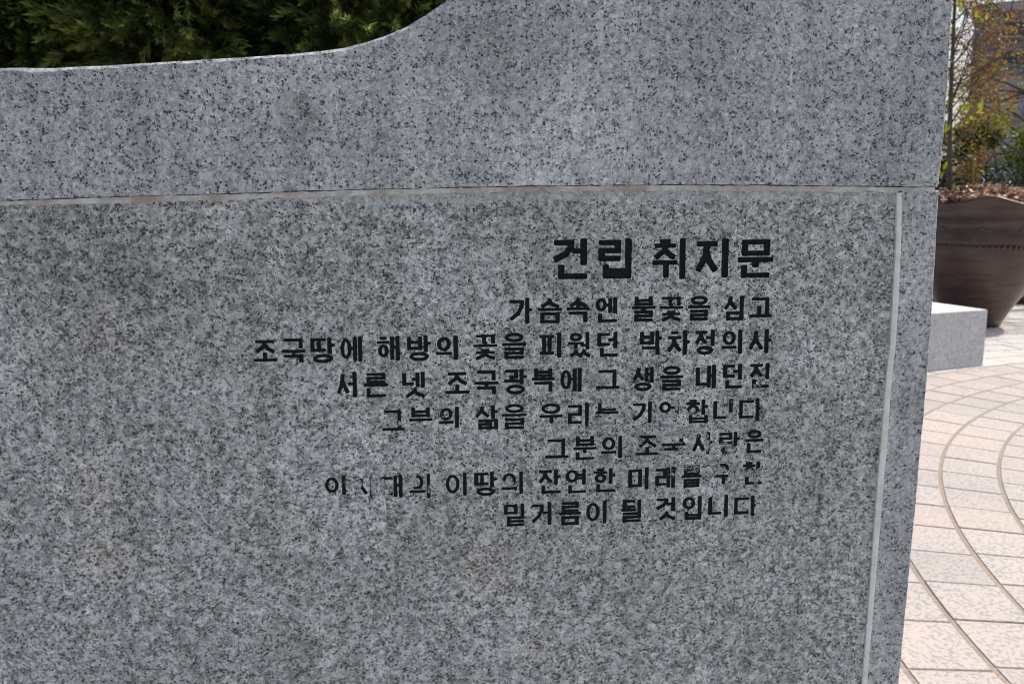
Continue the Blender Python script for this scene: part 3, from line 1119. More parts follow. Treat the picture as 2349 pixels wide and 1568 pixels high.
PAV = empty('paving', (PC.x, PC.y, 0))
PAV['kind'] = 'structure'
cand = []
for ring in range(-13, 34):
    rs = (ring * 0.37) % 1.0 * 0.012
    if ring >= 2: rs += pi / NSEG if ring % 2 else 0
    if ring < 0: rs += 0.004 * (ring % 3)
    for seg in range(NSEG):
        da = 2 * pi / NSEG
        am = (seg + .5) * da + rs
        rr = R0 + (ring + .5) * RP
        c = PC + Vector((cos(am), sin(am))) * rr
        if not (-9 < c.x < 16 and -2.5 < c.y < 15.5): continue
        pr = project((c.x, c.y, 0))
        vis = False
        if pr:
            edge = interp(sorted([(y, x) for x, y in edge_r]), pr[1])
            vis = edge - 90 < pr[0] < 2349 + 90 and 690 < pr[1] < 1640
        cand.append((vis, hypot(c.x, c.y), ring, seg, rs))
vis_list = sorted([c for c in cand if c[0]], key=lambda c: c[1])[:290]
vs = {(c[2], c[3]) for c in vis_list}
for c in vis_list:
    V, F, ctr = tile_geo(c[2], c[3], c[4])
    me = mesh('paving_stone', [(a - PC.x, b - PC.y, z) for a, b, z in V], F)
    at = me.attributes.new('white', 'FLOAT', 'POINT'); at.data.foreach_set('value', np.full(len(V), 1.0 if c[2] >= 4 else 0.0, dtype=np.float32))
    link('paving_stone', me, M_TILE, PAV)
BV, BF, BC, BW = [], [], [], []
for c in cand:
    if (c[2], c[3]) in vs: continue
    V, F, ctr = tile_geo(c[2], c[3], c[4])
    o = len(BV)
    BV += [(a - PC.x, b - PC.y, z) for a, b, z in V]
    BF += [tuple(i + o for i in f) for f in F]
    BC += [random.random()] * len(V)
    BW += [1.0 if c[2] >= 4 else 0.0] * len(V)
me = mesh('paving_field', BV, BF)
at = me.attributes.new('cell', 'FLOAT', 'POINT')
at.data.foreach_set('value', np.array(BC, dtype=np.float32))
at = me.attributes.new('white', 'FLOAT', 'POINT')
at.data.foreach_set('value', np.array(BW, dtype=np.float32))
pf = link('paving_field', me, M_TILE, PAV)
pf['kind'] = 'stuff'

# ------------------------------------------------------------------ low granite block
N = NT('pale_granite_block')
co = N.coord('Object')
c, sp = granite_nodes(N, co, (0.57, 0.58, 0.585), (0.48, 0.49, 0.50), (0.24, 0.24, 0.25), 0.15, 90, mott=(0.93, 1.05))
N.l(c, N.b.inputs['Base Color'])
N.b.inputs['Roughness'].default_value = 0.7
M_BLOCK = N.m
bc = at_ground(2255, 840)                        # bottom front right corner
bl = at_ground(2130, 858)
zt_b = (Vector((bc.x, bc.y, 0)))
# height from the top corner measured at (2266, 711)
r_ = ray(2266, 711)
BH = CAM_H + r_.z * (bc.y / r_.y)
fdir = Vector((-cos(radians(22.5)), -sin(radians(22.5))))
bk = at_ground(2141, 692.5, BH)
c3 = Vector((bc.x, bc.y))
bdir = (Vector((bk.x, bk.y)) - c3).normalized()
sq = Vector((-fdir.y, fdir.x))
if sq.dot(bdir) < 0: sq = -sq
bdir = (bdir * 0.5 + sq * 0.5).normalized() if bdir.dot(sq) > .6 else bdir
P = [c3, c3 + fdir * 1.9, c3 + fdir * 1.9 + bdir * 1.05, c3 + bdir * 1.05]
bm = bmesh.new()
o3 = Vector((c3.x, c3.y, 0))
bot = [bm.verts.new((p.x - c3.x, p.y - c3.y, 0.0)) for p in P]
tp = [bm.verts.new((p.x - c3.x, p.y - c3.y, BH)) for p in P]
bm.faces.new(tp); bm.faces.new(bot[::-1])
for i in range(4): bm.faces.new((bot[i], bot[(i + 1) % 4], tp[(i + 1) % 4], tp[i]))
bmesh.ops.recalc_face_normals(bm, faces=bm.faces)
bmesh.ops.bevel(bm, geom=bm.edges[:], offset=0.007, segments=2, affect='EDGES')
me = bpy.data.meshes.new('stone_block'); bm.to_mesh(me); bm.free()
blk = link('stone_block', me, M_BLOCK)
blk.location = (c3.x, c3.y, TILE_H)
tag(blk, 'low pale granite block standing on the paving in front of the big clay pot', 'block')

# ------------------------------------------------------------------ big clay pot
def pot_mat():
    N = NT('brown_glazed_clay')
    co = N.coord('Object')
    n1 = N.noise(co, 2.2, 4, 0.6)
    st = N.noise(N.coord('Object', (0, 0, 0), (1, 1, 9)), 2.4, 4, 0.6)
    c = N.mix(N.rng(n1, 0.35, 0.65), (0.074, 0.043, 0.035), (0.100, 0.060, 0.044))
    c = N.mix(N.rng(st, 0.42, 0.62, 0, 0.7), c, (0.040, 0.030, 0.028))
    c = N.mix(N.rng(N.noise(co, 14, 4, .7), 0.56, 0.76, 0, 0.22), c, (0.20, 0.16, 0.13))
    N.l(c, N.b.inputs['Base Color'])
    N.b.inputs['Roughness'].default_value = 0.33
    N.b.inputs['Specular IOR Level'].default_value = 0.4
    N.bump(N.noise(N.coord('Object', (0, 0, 0), (1, 1, 6)), 7, 3, 0.5), 0.004, 0.22)
    return N.m


M_POT = pot_mat()
POTY = 10.15
pz = at_depth(2230, 740, POTY)
POT = empty('clay_pot', (pz.x, POTY, TILE_H), -radians(29.2))
POT.scale = (0.915, 0.915, 1)
tag(POT, 'very large brown clay planter pot with wavy rim, holding a thin young tree', 'planter pot')
prof = [(.30, 0.0), (.335, .015), (.345, .05), (.40, .15), (.50, .31), (.60, .46), (.685, .61), (.755, .76), (.81, .90), (.842, 1.00),
        (.852, 1.06), (.846, 1.12), (.836, 1.18), (.832, 1.26), (.842, 1.262), (.846, 1.285), (.838, 1.29), (.834, 1.32),
        (.845, 1.38), (.868, 1.435), (.880, 1.475), (.890, 1.500), (.884, 1.514), (.850, 1.512), (.825, 1.42), (.80, 1.30), (.79, 1.1)]
NS = 144
V, F = [], []
WAVE0 = radians(4.0)
for i, (r, z) in enumerate(prof):
    wv = min(1, max(0, (z - 1.36) / 0.12)) * (1 if i < 25 else 0)
    for k in range(NS):
        a = 2 * pi * k / NS                       # angle from facing the camera, to the right
        th = a
        wave = 0.042 * cos(6 * (th - WAVE0)) * wv
        V.append((r * sin(th), -r * cos(th), z + wave))
for i in range(len(prof) - 1):
    for k in range(NS):
        j = (k + 1) % NS
        F.append((i * NS + k, i * NS + j, (i + 1) * NS + j, (i + 1) * NS + k))
F.append(tuple(range(NS - 1, -1, -1)))
link('pot_body', mesh('pot_body', V, F, True), M_POT, POT)


def torus_seg(name, r, z, n, mat, parent, rad=0.016):
    """rope moulding: slanted beads pressed round the belly"""
    V, F = [], []
    for b in range(n):
        a0 = 2 * pi * b / n
        for i in range(5):
            ph = -pi / 2 + pi * i / 4
            for k in range(6):
                q = 2 * pi * k / 6
                lx = sin(ph) * rad * 1.35
                rr = cos(ph) * rad + 0.002
                ly, lz = cos(q) * rr, sin(q) * rr
                aa = a0 + (lx + lz * .7) / r
                V.append(((r + ly) * sin(aa), -(r + ly) * cos(aa), z + lz))
        o = b * 30
        for i in range(4):
            for k in range(6):
                F.append((o + i * 6 + k, o + i * 6 + (k + 1) % 6, o + (i + 1) * 6 + (k + 1) % 6, o + (i + 1) * 6 + k))
    me = mesh(name, V, F, True)
    bm = bmesh.new(); bm.from_mesh(me); bmesh.ops.recalc_face_normals(bm, faces=bm.faces); bm.to_mesh(me); bm.free()
    return link(name, me, mat, parent)


torus_seg('rope_moulding', 0.852, 0.985, 80, M_POT, POT, 0.021)
# pressed bosses
V, F = [], []
rings = [(.070, .000), (.067, .010), (.054, .015), (.040, .004), (.024, .002), (.017, .016), (.0, .020)]
for i, (r, h) in enumerate(rings):
    for k in range(20):
        a = 2 * pi * k / 20
        V.append((r * cos(a), -h, r * sin(a)))
for i in range(len(rings) - 1):
    for k in range(20):
        j = (k + 1) % 20
        F.append((i * 20 + k, i * 20 + j, (i + 1) * 20 + j, (i + 1) * 20 + k))
bme = mesh('boss', V, F, True)
bme.materials.append(M_POT)
for b in range(11):
    th = radians(1.0) + 2 * pi * b / 11
    o = bpy.data.objects.new('boss', bme)
    COL.objects.link(o)
    o.parent = POT
    o.location = (0.834 * sin(th), -0.834 * cos(th), 1.14)
    o.rotation_euler = (0, 0, th)

# ------------------------------------------------------------------ vegetation helpers
def leaf_mat(name, cols, trans=0.45, rough=0.5, spec=0.3, scale=3.0):
    N = NT(name)
    co = N.coord('Object')
    v = N.attr('tone')
    c = N.n('ShaderNodeValToRGB')
    e = c.color_ramp.elements
    e[0].color = (*cols[0], 1); e[0].position = 0.0
    e[1].color = (*cols[-1], 1); e[1].position = 1.0
    for i, cc in enumerate(cols[1:-1]):
        x = e.new((i + 1) / (len(cols) - 1)); x.color = (*cc, 1)
    N.l(N.math('ADD', v, N.rng(N.noise(co, scale, 3), .3, .7, -.18, .18)), c.inputs[0])
    N.l(c.outputs[0], N.b.inputs['Base Color'])
    N.b.inputs['Roughness'].default_value = rough
    N.b.inputs['Specular IOR Level'].default_value = spec
    tr = N.n('ShaderNodeBsdfTranslucent')
    N.l(c.outputs[0], tr.inputs[0])
    mx = N.n('ShaderNodeMixShader')
    mx.inputs[0].default_value = trans
    N.l(N.b.outputs[0], mx.inputs[1]); N.l(tr.outputs[0], mx.inputs[2])
    N.l(mx.outputs[0], N.out.inputs['Surface'])
    return N.m


def bark_mat(name, a, b):
    N = NT(name)
    co = N.coord('Object', (0, 0, 0), (1, 1, .25))
    N.l(N.mix(N.rng(N.noise(co, 40, 4, .7), .35, .65), a, b), N.b.inputs['Base Color'])
    N.b.inputs['Roughness'].default_value = 0.9
    N.bump(N.noise(co, 60, 4, .7), 0.006, .8)
    return N.m


def tubes(segs, k=6):
    """segs: list of polylines [(x,y,z,r)...] -> verts, faces"""
    V, F = [], []
    for pl in segs:
        base = len(V)
        for i, p in enumerate(pl):
            a = Vector(pl[max(0, i - 1)][:3]); b = Vector(pl[min(len(pl) - 1, i + 1)][:3])
            d = (b - a).normalized() if (b - a).length > 1e-6 else Vector((0, 0, 1))
            u = d.cross(Vector((0.3, 0.9, 0.2))).normalized()
            w_ = d.cross(u)
            for j in range(k):
                t = 2 * pi * j / k
                q = Vector(p[:3]) + (u * cos(t) + w_ * sin(t)) * p[3]
                V.append(tuple(q))
        for i in range(len(pl) - 1):
            for j in range(k):
                m = (j + 1) % k
                F.append((base + i * k + j, base + i * k + m, base + (i + 1) * k + m, base + (i + 1) * k + j))
        F.append(tuple(base + (len(pl) - 1) * k + j for j in range(k)))
    return V, F


def np_mesh(name, V, F4, tone=None):
    """V (n,3), F4 (m,4) quads"""
    me = bpy.data.meshes.new(name)
    me.vertices.add(len(V)); me.vertices.foreach_set('co', V.astype(np.float32).ravel())
    m = len(F4)
    me.loops.add(m * 4); me.loops.foreach_set('vertex_index', F4.astype(np.int32).ravel())
    me.polygons.add(m)
    me.polygons.foreach_set('loop_start', np.arange(0, m * 4, 4, dtype=np.int32))
    me.polygons.foreach_set('loop_total', np.full(m, 4, dtype=np.int32))
    me.update(calc_edges=True)
    if tone is not None:
        at = me.attributes.new('tone', 'FLOAT', 'POINT')
        at.data.foreach_set('value', tone.astype(np.float32))
    return me


def unit(v):
    return v / np.maximum(1e-9, np.linalg.norm(v, axis=1))[:, None]


def leaves(P, D, L, Wd, tone, r):
    """quad leaves (kite) at P pointing along D"""
    n = len(P)
    D = unit(D)
    U = unit(np.cross(D, r.normal(size=(n, 3))))
    N_ = np.cross(D, U)
    L = np.asarray(L)[:, None]; Wd = np.asarray(Wd)[:, None]
    a = P
    b = P + D * L * .45 + U * Wd * .5 + N_ * L * .06
    c = P + D * L - N_ * L * .08
    d = P + D * L * .45 - U * Wd * .5 + N_ * L * .06
    V = np.stack([a, b, c, d], 1).reshape(-1, 3)
    F = np.arange(4 * n).reshape(-1, 4)
    return V, F, np.repeat(tone, 4)


# ------------------------------------------------------------------ junipers behind the stone
M_JUN = leaf_mat('juniper_foliage', [(0.022, 0.045, 0.014), (0.060, 0.105, 0.026), (0.155, 0.205, 0.045), (0.36, 0.37, 0.11)], 0.42, .6, .2, 2.5)
M_JBARK = bark_mat('juniper_bark', (0.07, 0.05, 0.035), (0.12, 0.09, 0.065))


def spray_template(r):
    """a feathery juniper plume along +x, about 1 long"""
    P, D, L, W_, T = [], [], [], [], []
    for i in range(16):
        f = (i + .5) / 16
        for sgn in (-1, 1):
            ang = sgn * (0.75 - 0.35 * f) + r.normal() * .15
            P.append((f * .8, 0, 0))
            D.append((cos(ang), sin(ang), r.normal() * .28))
            L.append((0.42 * (1 - f) ** .7 + .13) * r.uniform(.75, 1.2))
            W_.append(.055 * r.uniform(.8, 1.3))
            T.append(.35 + .5 * f)
    P.append((.7, 0, 0)); D.append((1, 0, 0)); L.append(.4); W_.append(.07); T.append(.95)
    return (np.array(P), np.array(D), np.array(L), np.array(W_), np.array(T))


def make_juniper(x, y, h, rad, seed, label):
    r = np.random.default_rng(seed)
    root = empty('juniper_tree', (x, y, 0), r.uniform(0, 6))
    tag(root, label, 'tree', 'junipers behind the monument')
    segs = []
    tl = [(0, 0, 0, .075), (r.normal() * .03, r.normal() * .03, h * .4, .055), (r.normal() * .05, r.normal() * .05, h * .75, .03), (0, 0, h * .97, .008)]
    segs.append(tl)
    clP, clD, clR = [], [], []
    ncl = 185
    for i in range(ncl):
        z = 0.35 + (h - 0.4) * (i + r.uniform(0, 1)) / ncl
        prof_r = rad * (min(1, (z) / .5)) ** .4 * max(0.08, 1 - (z / h) ** 2.6) ** .75
        a = r.uniform(0, 2 * pi)
        rr = prof_r * r.uniform(.55, 1.08)
        d = np.array((cos(a), sin(a), r.uniform(.1, .55)))
        p = np.array((rr * cos(a), rr * sin(a), z))
        clP.append(p); clD.append(d); clR.append(.15 + .10 * r.uniform())
        segs.append([(0, 0, max(.1, z - rr * .8), .014), (*(p * .55 + np.array((0, 0, z - rr * .35)) * np.array((0, 0, .45))), .009), (*p, .003)])
    V, F = tubes(segs, 5)
    link('trunk', mesh('trunk', V, F, True), M_JBARK, root)
    tmpl = [spray_template(r) for _ in range(5)]
    AV, AF, AT = [], [], []
    off = 0
    for p, d, cr in zip(clP, clD, clR):
        nsp = (32 if 1.75 < p[2] < 3.1 else 8) if y < 6 else 9
        tone0 = r.uniform(-.38, .34)
        for s in range(nsp):
            tp_, td, tL, tW, tT = tmpl[r.integers(5)]
            o = r.normal(size=3); o /= np.linalg.norm(o)
            c = p + o * cr * r.uniform(.2, 1.0) * np.array((1, 1, 1.25))
            dr = o * .7 + d * .9 + np.array((0, 0, r.uniform(-1.1, .25)))
            dr /= np.linalg.norm(dr)
            up = np.cross(dr, r.normal(size=3)); up /= np.linalg.norm(up)
            sd_ = np.cross(dr, up)
            M = np.stack([dr, up, sd_], 0)
            sc = r.uniform(.10, .19)
            Pp = c + (tp_ * sc) @ M
            Pp[:, 2] -= (tp_[:, 0] ** 2) * sc * .35
            V_, F_, T_ = leaves(Pp, td @ M + np.array((0, 0, -.15)), tL * sc, tW * sc * 1.0, np.clip(tT - .12 + tone0 + r.uniform(-.1, .1), 0, 1), r)
            AV.append(V_); AF.append(F_ + off); AT.append(T_); off += len(V_)
    me = np_mesh('crown', np.vstack(AV), np.vstack(AF), np.concatenate(AT))
    cr_ = link('crown', me, M_JUN, root)
    cr_['kind'] = 'stuff'
    return root


JL = ['juniper tree behind the lowest left part of the stone, cut by the photo edge',
      'juniper tree second from the left, with long drooping yellow-green tips',
      'dark juniper tree behind the middle of the low curved top',
      'juniper tree beside the bright gaps in the hedge, right of its middle',
      'juniper tree behind the foot of the stone\'s rising curve',
      'juniper tree mostly hidden behind the tall part of the stone']
for i, (px, Y, h, rad) in enumerate([(-60, 4.9, 4.2, .52), (175, 5.15, 4.4, .50), (400, 4.95, 4.3, .50), (610, 5.2, 4.3, .50), (835, 4.95, 4.5, .52), (1080, 5.1, 4.3, .52)]):
    p = at_depth(px, 60, Y)
    make_juniper(p.x, Y, h, rad, 50 + i, JL[i])
JF = ['farther juniper behind the leftmost tree of the hedge, mostly beyond the photo edge',
      'farther juniper seen between the first and second hedge trees from the left',
      'farther juniper seen between the second and third hedge trees from the left',
      'farther juniper seen between the third and fourth hedge trees from the left',
      'farther juniper seen between the fourth and fifth hedge trees from the left',
      'farther juniper behind the steep part of the stone\'s curved top']
# a second staggered row closes the hedge
for i, px in enumerate([-190, 60, 290, 505, 720, 960]):
    p = at_depth(px, 60, 6.3)
    make_juniper(p.x, 6.3, 4.7, .6, 80 + i, JF[i])

# ------------------------------------------------------------------ young tree in the pot
M_TWIG = bark_mat('grey_brown_bark', (0.05, 0.045, 0.035), (0.11, 0.10, 0.08))
M_REDLEAF = leaf_mat('reddish_young_leaves', [(0.13, 0.05, 0.032), (0.24, 0.10, 0.05), (0.24, 0.17, 0.04), (0.30, 0.32, 0.04)], .5, .5, .3, 2.2)
M_YLEAF = leaf_mat('yellow_green_leaves', [(0.30, 0.34, 0.03), (0.50, 0.50, 0.05)], .5, .45, .3)


def grow(p, d, L, rad, lvl, r, segs, tips, bend=.18, up=.1, nb=4):
    n = 4
    pl = [(*p, rad)]
    q = p.copy()
    dd = d.copy()
    for i in range(n):
        dd = dd + r.normal(size=3) * bend * .6 + np.array((0, 0, up * .25))
        dd /= np.linalg.norm(dd)
        q = q + dd * L / n
        pl.append((*q, rad * (1 - .75 * (i + 1) / n)))
        if lvl <= 1: tips.append((q.copy(), dd.copy()))
        if lvl > 0 and i >= 0:
            for b in range(nb if i else 1):
                if r.uniform() < .62:
                    sdv = dd + r.normal(size=3) * .55
                    sdv /= np.linalg.norm(sdv)
                    grow(q, sdv, L * r.uniform(.38, .6), rad * .5 * (1 - .5 * i / n), lvl - 1, r, segs, tips, bend, up, nb)
    segs.append(pl)


def add_leaves(name, tips, n, L, mat, parent, r, spread=.05, tone=(0, 1)):
    k = r.integers(0, len(tips), n)
    P = np.array([tips[i][0] for i in k]) + r.normal(size=(n, 3)) * spread
    D = np.array([tips[i][1] for i in k]) + r.normal(size=(n, 3)) * .9
    V, F, T = leaves(P, D, r.uniform(.7, 1.3, n) * L, r.uniform(.35, .55, n) * L, r.uniform(tone[0], tone[1], n), r)
    o = link(name, np_mesh(name, V, F, T), mat, parent)
    o['kind'] = 'stuff'
    return o


r = np.random.default_rng(21)
base = at_depth(2177, 446, POTY - .05)
TREE = empty('young_tree', (base.x, base.y, 1.36))
tag(TREE, 'thin young tree with reddish and yellow-green spring leaves growing in the clay pot', 'tree')
trk = []
for (x, y, rd) in ((2176, 470, .043), (2178, 427, .036), (2178.5, 330, .030), (2180.5, 250, .027), (2183, 180, .024), (2187, 90, .021), (2191, 0, .018), (2196, -120, .012), (2200, -240, .006)):
    q = at_depth(x, y, base.y)
    trk.append((q.x - base.x, q.y - base.y, q.z - 1.36, rd))
segs = [trk]
tips = []
for (x, y, dx, dz, L) in ((2179, 420, .5, .35, .35), (2180, 330, .85, .45, .7), (2181, 300, .9, .6, .9), (2181, 285, .7, .9, 1.0), (2181, 262, -.6, .7, .8), (2181, 250, .85, .7, 1.1), (2182, 230, .6, 1.0, 1.0),
                          (2183, 200, .9, .8, 1.1), (2184, 165, -.7, .9, .8), (2185, 150, .8, .8, 1.0), (2186, 110, .7, 1.0, 1.0), (2188, 60, -.6, 1, .8), (2189, 50, .9, .8, .9),
                          (2190, 0, .6, 1, .9), (2193, -60, -.5, 1, .7), (2194, -80, .7, 1, .7), (2182, 240, .2, .6, .9), (2184, 140, .1, .6, .8)):
    q = at_depth(x, y, base.y)
    p0 = np.array((q.x - base.x, 0, q.z - 1.36))
    d = np.array((dx, r.uniform(-.6, .6), dz)); d /= np.linalg.norm(d)
    grow(p0, d, L * .8, .011, 2, r, segs, tips, .14, .12, 3)
V, F = tubes(segs, 5)
link('trunk', mesh('trunk', V, F, True), M_TWIG, TREE)
add_leaves('foliage', tips, 3000, .050, M_REDLEAF, TREE, r, .035, (0, 1.0))
# single large yellow-green leaves on the low sprigs
lm = mesh('leaf', [(0, 0, 0), (.016, .004, .02), (.020, .006, .045), (.010, .002, .072), (0, -.006, .088), (-.010, .002, .072), (-.020, .006, .045), (-.016, .004, .02), (0, -.004, .045)],
          [(0, 1, 8), (1, 2, 8), (2, 3, 8), (3, 4, 8), (4, 5, 8), (5, 6, 8), (6, 7, 8), (7, 0, 8)])
lm.materials.append(M_YLEAF)
at = lm.attributes.new('tone', 'FLOAT', 'POINT'); at.data.foreach_set('value', np.full(9, .6, dtype=np.float32))
for (x, y, sc, rz) in ((2174, 236, .9, 20), (2170, 255, 1, -70), (2199, 238, .9, 80), (2206, 242, 1, 60), (2214, 239, .8, 95), (2219, 252, 1.3, 0), (2214, 256, 1.2, -30), (2224, 258, 1.1, 130),
                       (2231, 262, .9, 110), (2240, 254, 1.1, 40), (2246, 246, 1.4, 15), (2232, 268, .9, 100), (2213, 277, .8, 60), (2170, 298, 1.0, 0), (2176, 293, .9, 20), (2201, 282, .7, 80),
                       (2166, 384, 1.2, 10), (2160, 390, 1.0, -50), (2166, 394, 1.1, -95), (2188, 428, 1.0, 15), (2240, 36, 1, 0), (2196, 12, 1.2, 20), (2202, 22, 1.1, 10), (2236, 50, 1, -60), (2249, 48, 1, 20),
                       (2263, 40, .9, 5), (2228, 330, .8, 60), (2218, 350, .8, 100)):
    q = at_depth(x, y, base.y - .1)
    o = bpy.data.objects.new('leaf', lm); COL.objects.link(o); o.parent = TREE
    o.location = (q.x - base.x, q.y - base.y, q.z - 1.36 - .03)
    o.rotation_euler = (random.uniform(-.6, .6), radians(rz), random.uniform(-.8, .8))
    o.scale = (sc, sc, sc)

# dry leaves heaped in the pot
M_DRY = leaf_mat('dry_leaf_litter', [(0.09, 0.03, 0.015), (0.26, 0.10, 0.045), (0.50, 0.34, 0.22), (0.80, 0.72, 0.60)], .2, .28, .8, 9)
n = 3800
a = r.uniform(0, 2 * pi, n); rr = .80 * np.sqrt(r.uniform(0, 1, n))
P = np.c_[rr * np.cos(a), rr * np.sin(a), 1.45 + .17 * (1 - (rr / .8) ** 2) + r.uniform(0, .08, n)]
D = r.normal(size=(n, 3)) * np.array((1, 1, .35))
V, F, T = leaves(P, D, r.uniform(.05, .09, n), r.uniform(.025, .05, n), r.uniform(0, 1, n), r)
# soil dome under the leaves
dv, df = [], []
for i in range(7):
    for k in range(32):
        q = .80 * i / 6; t = 2 * pi * k / 32
        dv.append((q * cos(t), q * sin(t), 1.43 + .17 * (1 - (q / .8) ** 2)))
dv = np.array(dv)
df = np.array([(i * 32 + k, (i + 1) * 32 + k, (i + 1) * 32 + (k + 1) % 32, i * 32 + (k + 1) % 32) for i in range(6) for k in range(32)])
V2 = np.vstack([V, dv]); F2 = np.vstack([F, df + len(V)]); T2 = np.concatenate([T, np.zeros(len(dv))])
lit = link('leaf_litter', np_mesh('leaf_litter', V2, F2, T2), M_DRY)
lit.location = (pz.x, POTY, 0.0)
lit.scale = (0.915, 0.915, 1)
tag(lit, 'brown and bleached dry leaves covering the soil in the clay pot', 'dry leaves', kind='stuff')

# ------------------------------------------------------------------ shrubs and trees behind the pot
M_GLOSS = leaf_mat('glossy_dark_leaves', [(0.006, 0.018, 0.008), (0.015, 0.036, 0.014), (0.03, 0.06, 0.02)], .08, .28, 1.0, 4)
M_GREEN = leaf_mat('fresh_green_leaves', [(0.025, 0.05, 0.010), (0.07, 0.12, 0.018), (0.16, 0.20, 0.025), (0.30, 0.29, 0.04)], .45, .5, .3, 1.6)


def shrub(name, x, y, rx, ry, h, n, L, mat, seed, label, cat, lumps=26, z0=0.05, tone=(0, 1), wf=.5):
    r = np.random.default_rng(seed)
    root = empty(name, (x, y, 0))
    tag(root, label, cat)
    segs = []
    cl = []
    for i in range(lumps):
        a = r.uniform(0, 2 * pi)
        q = np.sqrt(r.uniform(0, 1))
        z = r.uniform(.12, 1.0)
        env = max(.15, 1 - (max(0, z - .45) / .6) ** 2) ** .5
        c = np.array((rx * q * cos(a) * env * .85, ry * q * sin(a) * env * .85, z0 + z * (h - z0) * .92))
        cl.append((c, r.uniform(.2, .34) * min(rx, h) * .75))
        segs.append([(r.normal() * .06, r.normal() * .06, 0, .022), (*(c * np.array((.45, .45, .5))), .014), (*c, .005)])
    V, F = tubes(segs, 5)
    link('stems', mesh('stems', V, F, True), M_TWIG, root)
    k = r.integers(0, lumps, n)
    o = unit(r.normal(size=(n, 3)))
    cc = np.array([cl[i][0] for i in k]); cr = np.array([cl[i][1] for i in k])
    ton = np.array([r.uniform(-.2, .2) for _ in range(lumps)])[k]
    P = cc + o * (cr * r.uniform(.45, 1.05, n))[:, None]
    P[:, 2] = np.maximum(P[:, 2], .03)
    D = o + r.normal(size=(n, 3)) * .7
    T = np.clip(r.uniform(tone[0], tone[1], n) * .8 + .1 + ton, 0, 1)
    V, F, T = leaves(P, D, r.uniform(.7, 1.3, n) * L, r.uniform(.8, 1.2, n) * L * wf, T, r)
    f = link('foliage', np_mesh('foliage', V, F, T), mat, root)
    f['kind'] = 'stuff'
    return root


def bx(px, Y): return at_depth(px, 460, Y).x


shrub('glossy_shrub', bx(2230, 12.9), 12.9, .95, .8, 2.25, 9000, .062, M_GLOSS, 1, 'dark shrub with small glossy leaves directly behind the clay pot', 'shrub')
shrub('glossy_shrub', bx(2420, 13.0), 13.0, .95, .8, 2.1, 9000, .062, M_GLOSS, 2, 'dark glossy-leaved shrub at the right photo edge behind the pot', 'shrub')
shrub('glossy_shrub', bx(2080, 13.1), 13.1, .95, .8, 2.2, 6000, .062, M_GLOSS, 3, 'dark glossy-leaved shrub hidden mostly behind the monument edge', 'shrub')
shrub('green_shrub', bx(2320, 15.3), 15.3, 1.25, 1.1, 3.15, 9000, .07, M_GREEN, 4, 'yellow-green leafy shrub rising above the dark glossy shrubs near the right edge', 'shrub')
shrub('green_shrub', bx(2150, 15.8), 15.8, 1.3, 1.0, 3.6, 13000, .08, M_GREEN, 5, 'darker green shrub behind the young tree trunk, left of the yellow-green one', 'shrub', tone=(0, .45))
shrub('green_shrub', bx(2470, 15.5), 15.5, 1.2, 1.0, 3.2, 6000, .07, M_GREEN, 6, 'green leafy shrub beyond the right photo edge', 'shrub')


def side_tree(x, y, h, seed, label, n, boughs, name='red_leaved_tree'):
    r = np.random.default_rng(seed)
    root = empty(name, (x, y, 0))
    tag(root, label, 'tree')
    segs = [[(0, 0, 0, .10), (.03, 0, 1.0, .085), (.0, .02, 2.0, .07), (.05, 0, 3.2, .05), (0, 0, h * .8, .03), (0, 0, h, .01)]]
    tips = []
    for (z, dx, dy, dz, L, rd) in boughs:
        d = np.array((dx, dy, dz)); d /= np.linalg.norm(d)
        grow(np.array((0., 0, z)), d, L, rd, 3, r, segs, tips, .16, .05, 2)
    V, F = tubes(segs, 5)
    link('trunk', mesh('trunk', V, F, True), M_TWIG, root)
    add_leaves('foliage', tips, n, .045, M_REDLEAF, root, r, .05, (0.0, 1.0))
    return root


side_tree(bx(2440, 11.8), 11.8, 5.4, 31, 'spreading tree with rust-red new leaves and dark boughs reaching in from the right', 11000,
          [(1.9, -.9, .1, .35, 1.5, .03), (2.3, -.9, -.1, .5, 1.6, .035), (2.7, -1, .1, .3, 1.5, .035), (3.2, -1, 0, .55, 1.6, .032), (3.5, -.9, .3, .5, 1.5, .03),
           (3.9, -.8, -.2, .7, 1.4, .025), (2.5, .8, .3, .6, 1.4, .03), (3.3, .9, -.3, .6, 1.3, .03), (3.0, 0, .9, .6, 1.3, .03), (2.9, -.2, -.9, .5, 1.2, .03)])
side_tree(bx(2345, 16.5), 16.5, 5.2, 33, 'farther small tree with reddish leaves in front of the grey building', 8000,
          [(1.7, -.5, .2, .8, 1.4, .03), (2.0, .8, .2, .7, 1.5, .03), (2.3, .6, -.2, .9, 1.6, .03), (2.6, -.8, 0, .7, 1.3, .03), (2.9, .9, 0, .7, 1.5, .03),
           (3.3, .4, .4, .9, 1.3, .025), (3.5, .8, -.2, .7, 1.2, .025)])

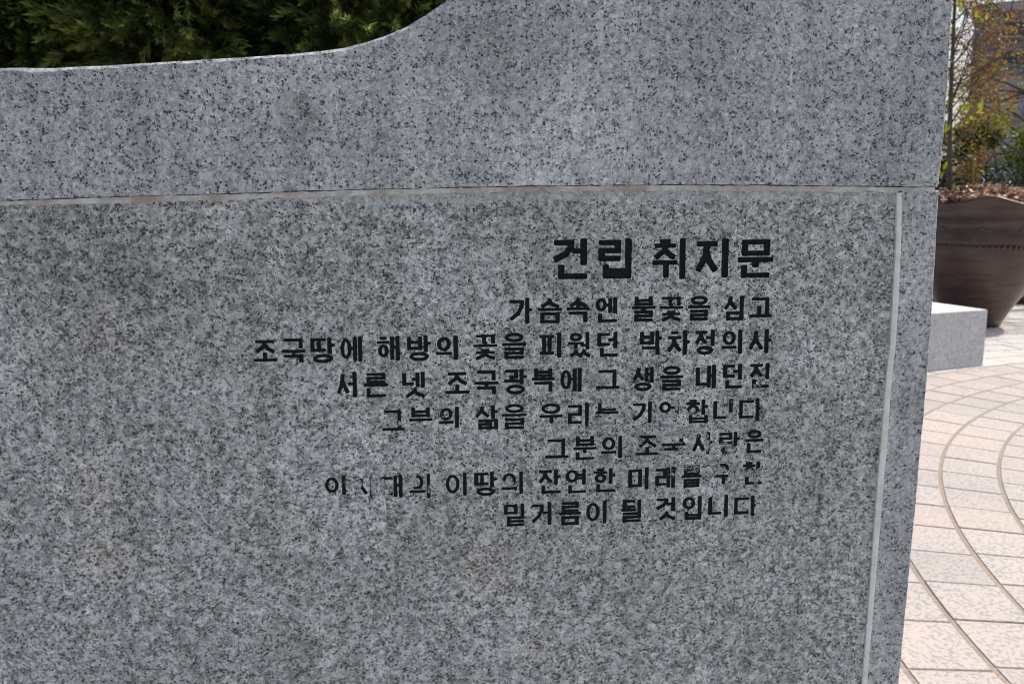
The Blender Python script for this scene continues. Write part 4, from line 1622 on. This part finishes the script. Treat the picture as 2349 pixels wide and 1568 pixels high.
# planting bed under the shrubs
N = NT('dark_bed_soil')
co = N.coord('Object')
N.l(N.mix(N.rng(N.noise(co, 18, 4, .7), .35, .65), (0.03, 0.022, 0.015), (0.07, 0.05, 0.035)), N.b.inputs['Base Color'])
N.b.inputs['Roughness'].default_value = 1.0
bed = link('planting_bed', boxmesh(2.0, 26.0, 12.15, 22.0, 0.0, 0.10, 0.02), N.m)
tag(bed, kind='structure')

# ------------------------------------------------------------------ grey building far behind
def wall_mat(name, a, b):
    N = NT(name)
    co = N.coord('Object')
    N.l(N.mix(N.rng(N.noise(co, .6, 4, .6), .3, .7), a, b), N.b.inputs['Base Color'])
    N.b.inputs['Roughness'].default_value = .85
    return N.m


M_W1 = wall_mat('grey_wall_panels', (0.30, 0.31, 0.37), (0.35, 0.36, 0.42))
M_W2 = wall_mat('dark_wall_band', (0.14, 0.15, 0.20), (0.19, 0.20, 0.25))
N = NT('window_glass')
N.b.inputs['Base Color'].default_value = (0.045, 0.055, 0.075, 1)
N.b.inputs['Roughness'].default_value = 0.08
M_GL = N.m
YB = 38.0
x0b = at_depth(2231, 120, YB).x
ztop = at_depth(2300, 14, YB).z
BLD = empty('grey_building', (x0b, YB, 0), -radians(30.5))
tag(BLD, 'grey building with dark window bands behind the trees at the right edge', 'building')
W_B = 22.0
z_mid = at_depth(2300, 178, YB).z
link('wall', boxmesh(0, W_B, 0, 12, 0, z_mid), M_W1, BLD)
link('upper_wall', boxmesh(-0.02, W_B, -0.15, 12, z_mid + .002, ztop - .4), M_W2, BLD)
link('roof_parapet', boxmesh(-.15, W_B + .1, -.3, 12.2, ztop - .398, ztop), M_W1, BLD)
wm = None
hh = (ztop - .4 - z_mid)
for i in range(8):
    for j in range(2):
        zz = z_mid + hh * (.12 + .46 * j)
        xx = 1.0 + i * 2.5
        me = boxmesh(xx, xx + 1.5, -.21, -.152, zz, zz + hh * .28)
        fr = link('window', me, M_W1, BLD)
        link('pane', boxmesh(xx + .08, xx + 1.42, -.225, -.2115, zz + .08, zz + hh * .28 - .08), M_GL, fr)
for i in range(1, 9):
    link('wall_rib', boxmesh(i * 2.5 - .3, i * 2.5 - .22, -.05, -.002, 0, z_mid - .01), M_W2, BLD)
for i in range(1, 7):
    zz = z_mid * i / 7
    link('panel_seam', boxmesh(0.02, W_B - .02, -.025, -.001, zz, zz + .03), M_W2, BLD)
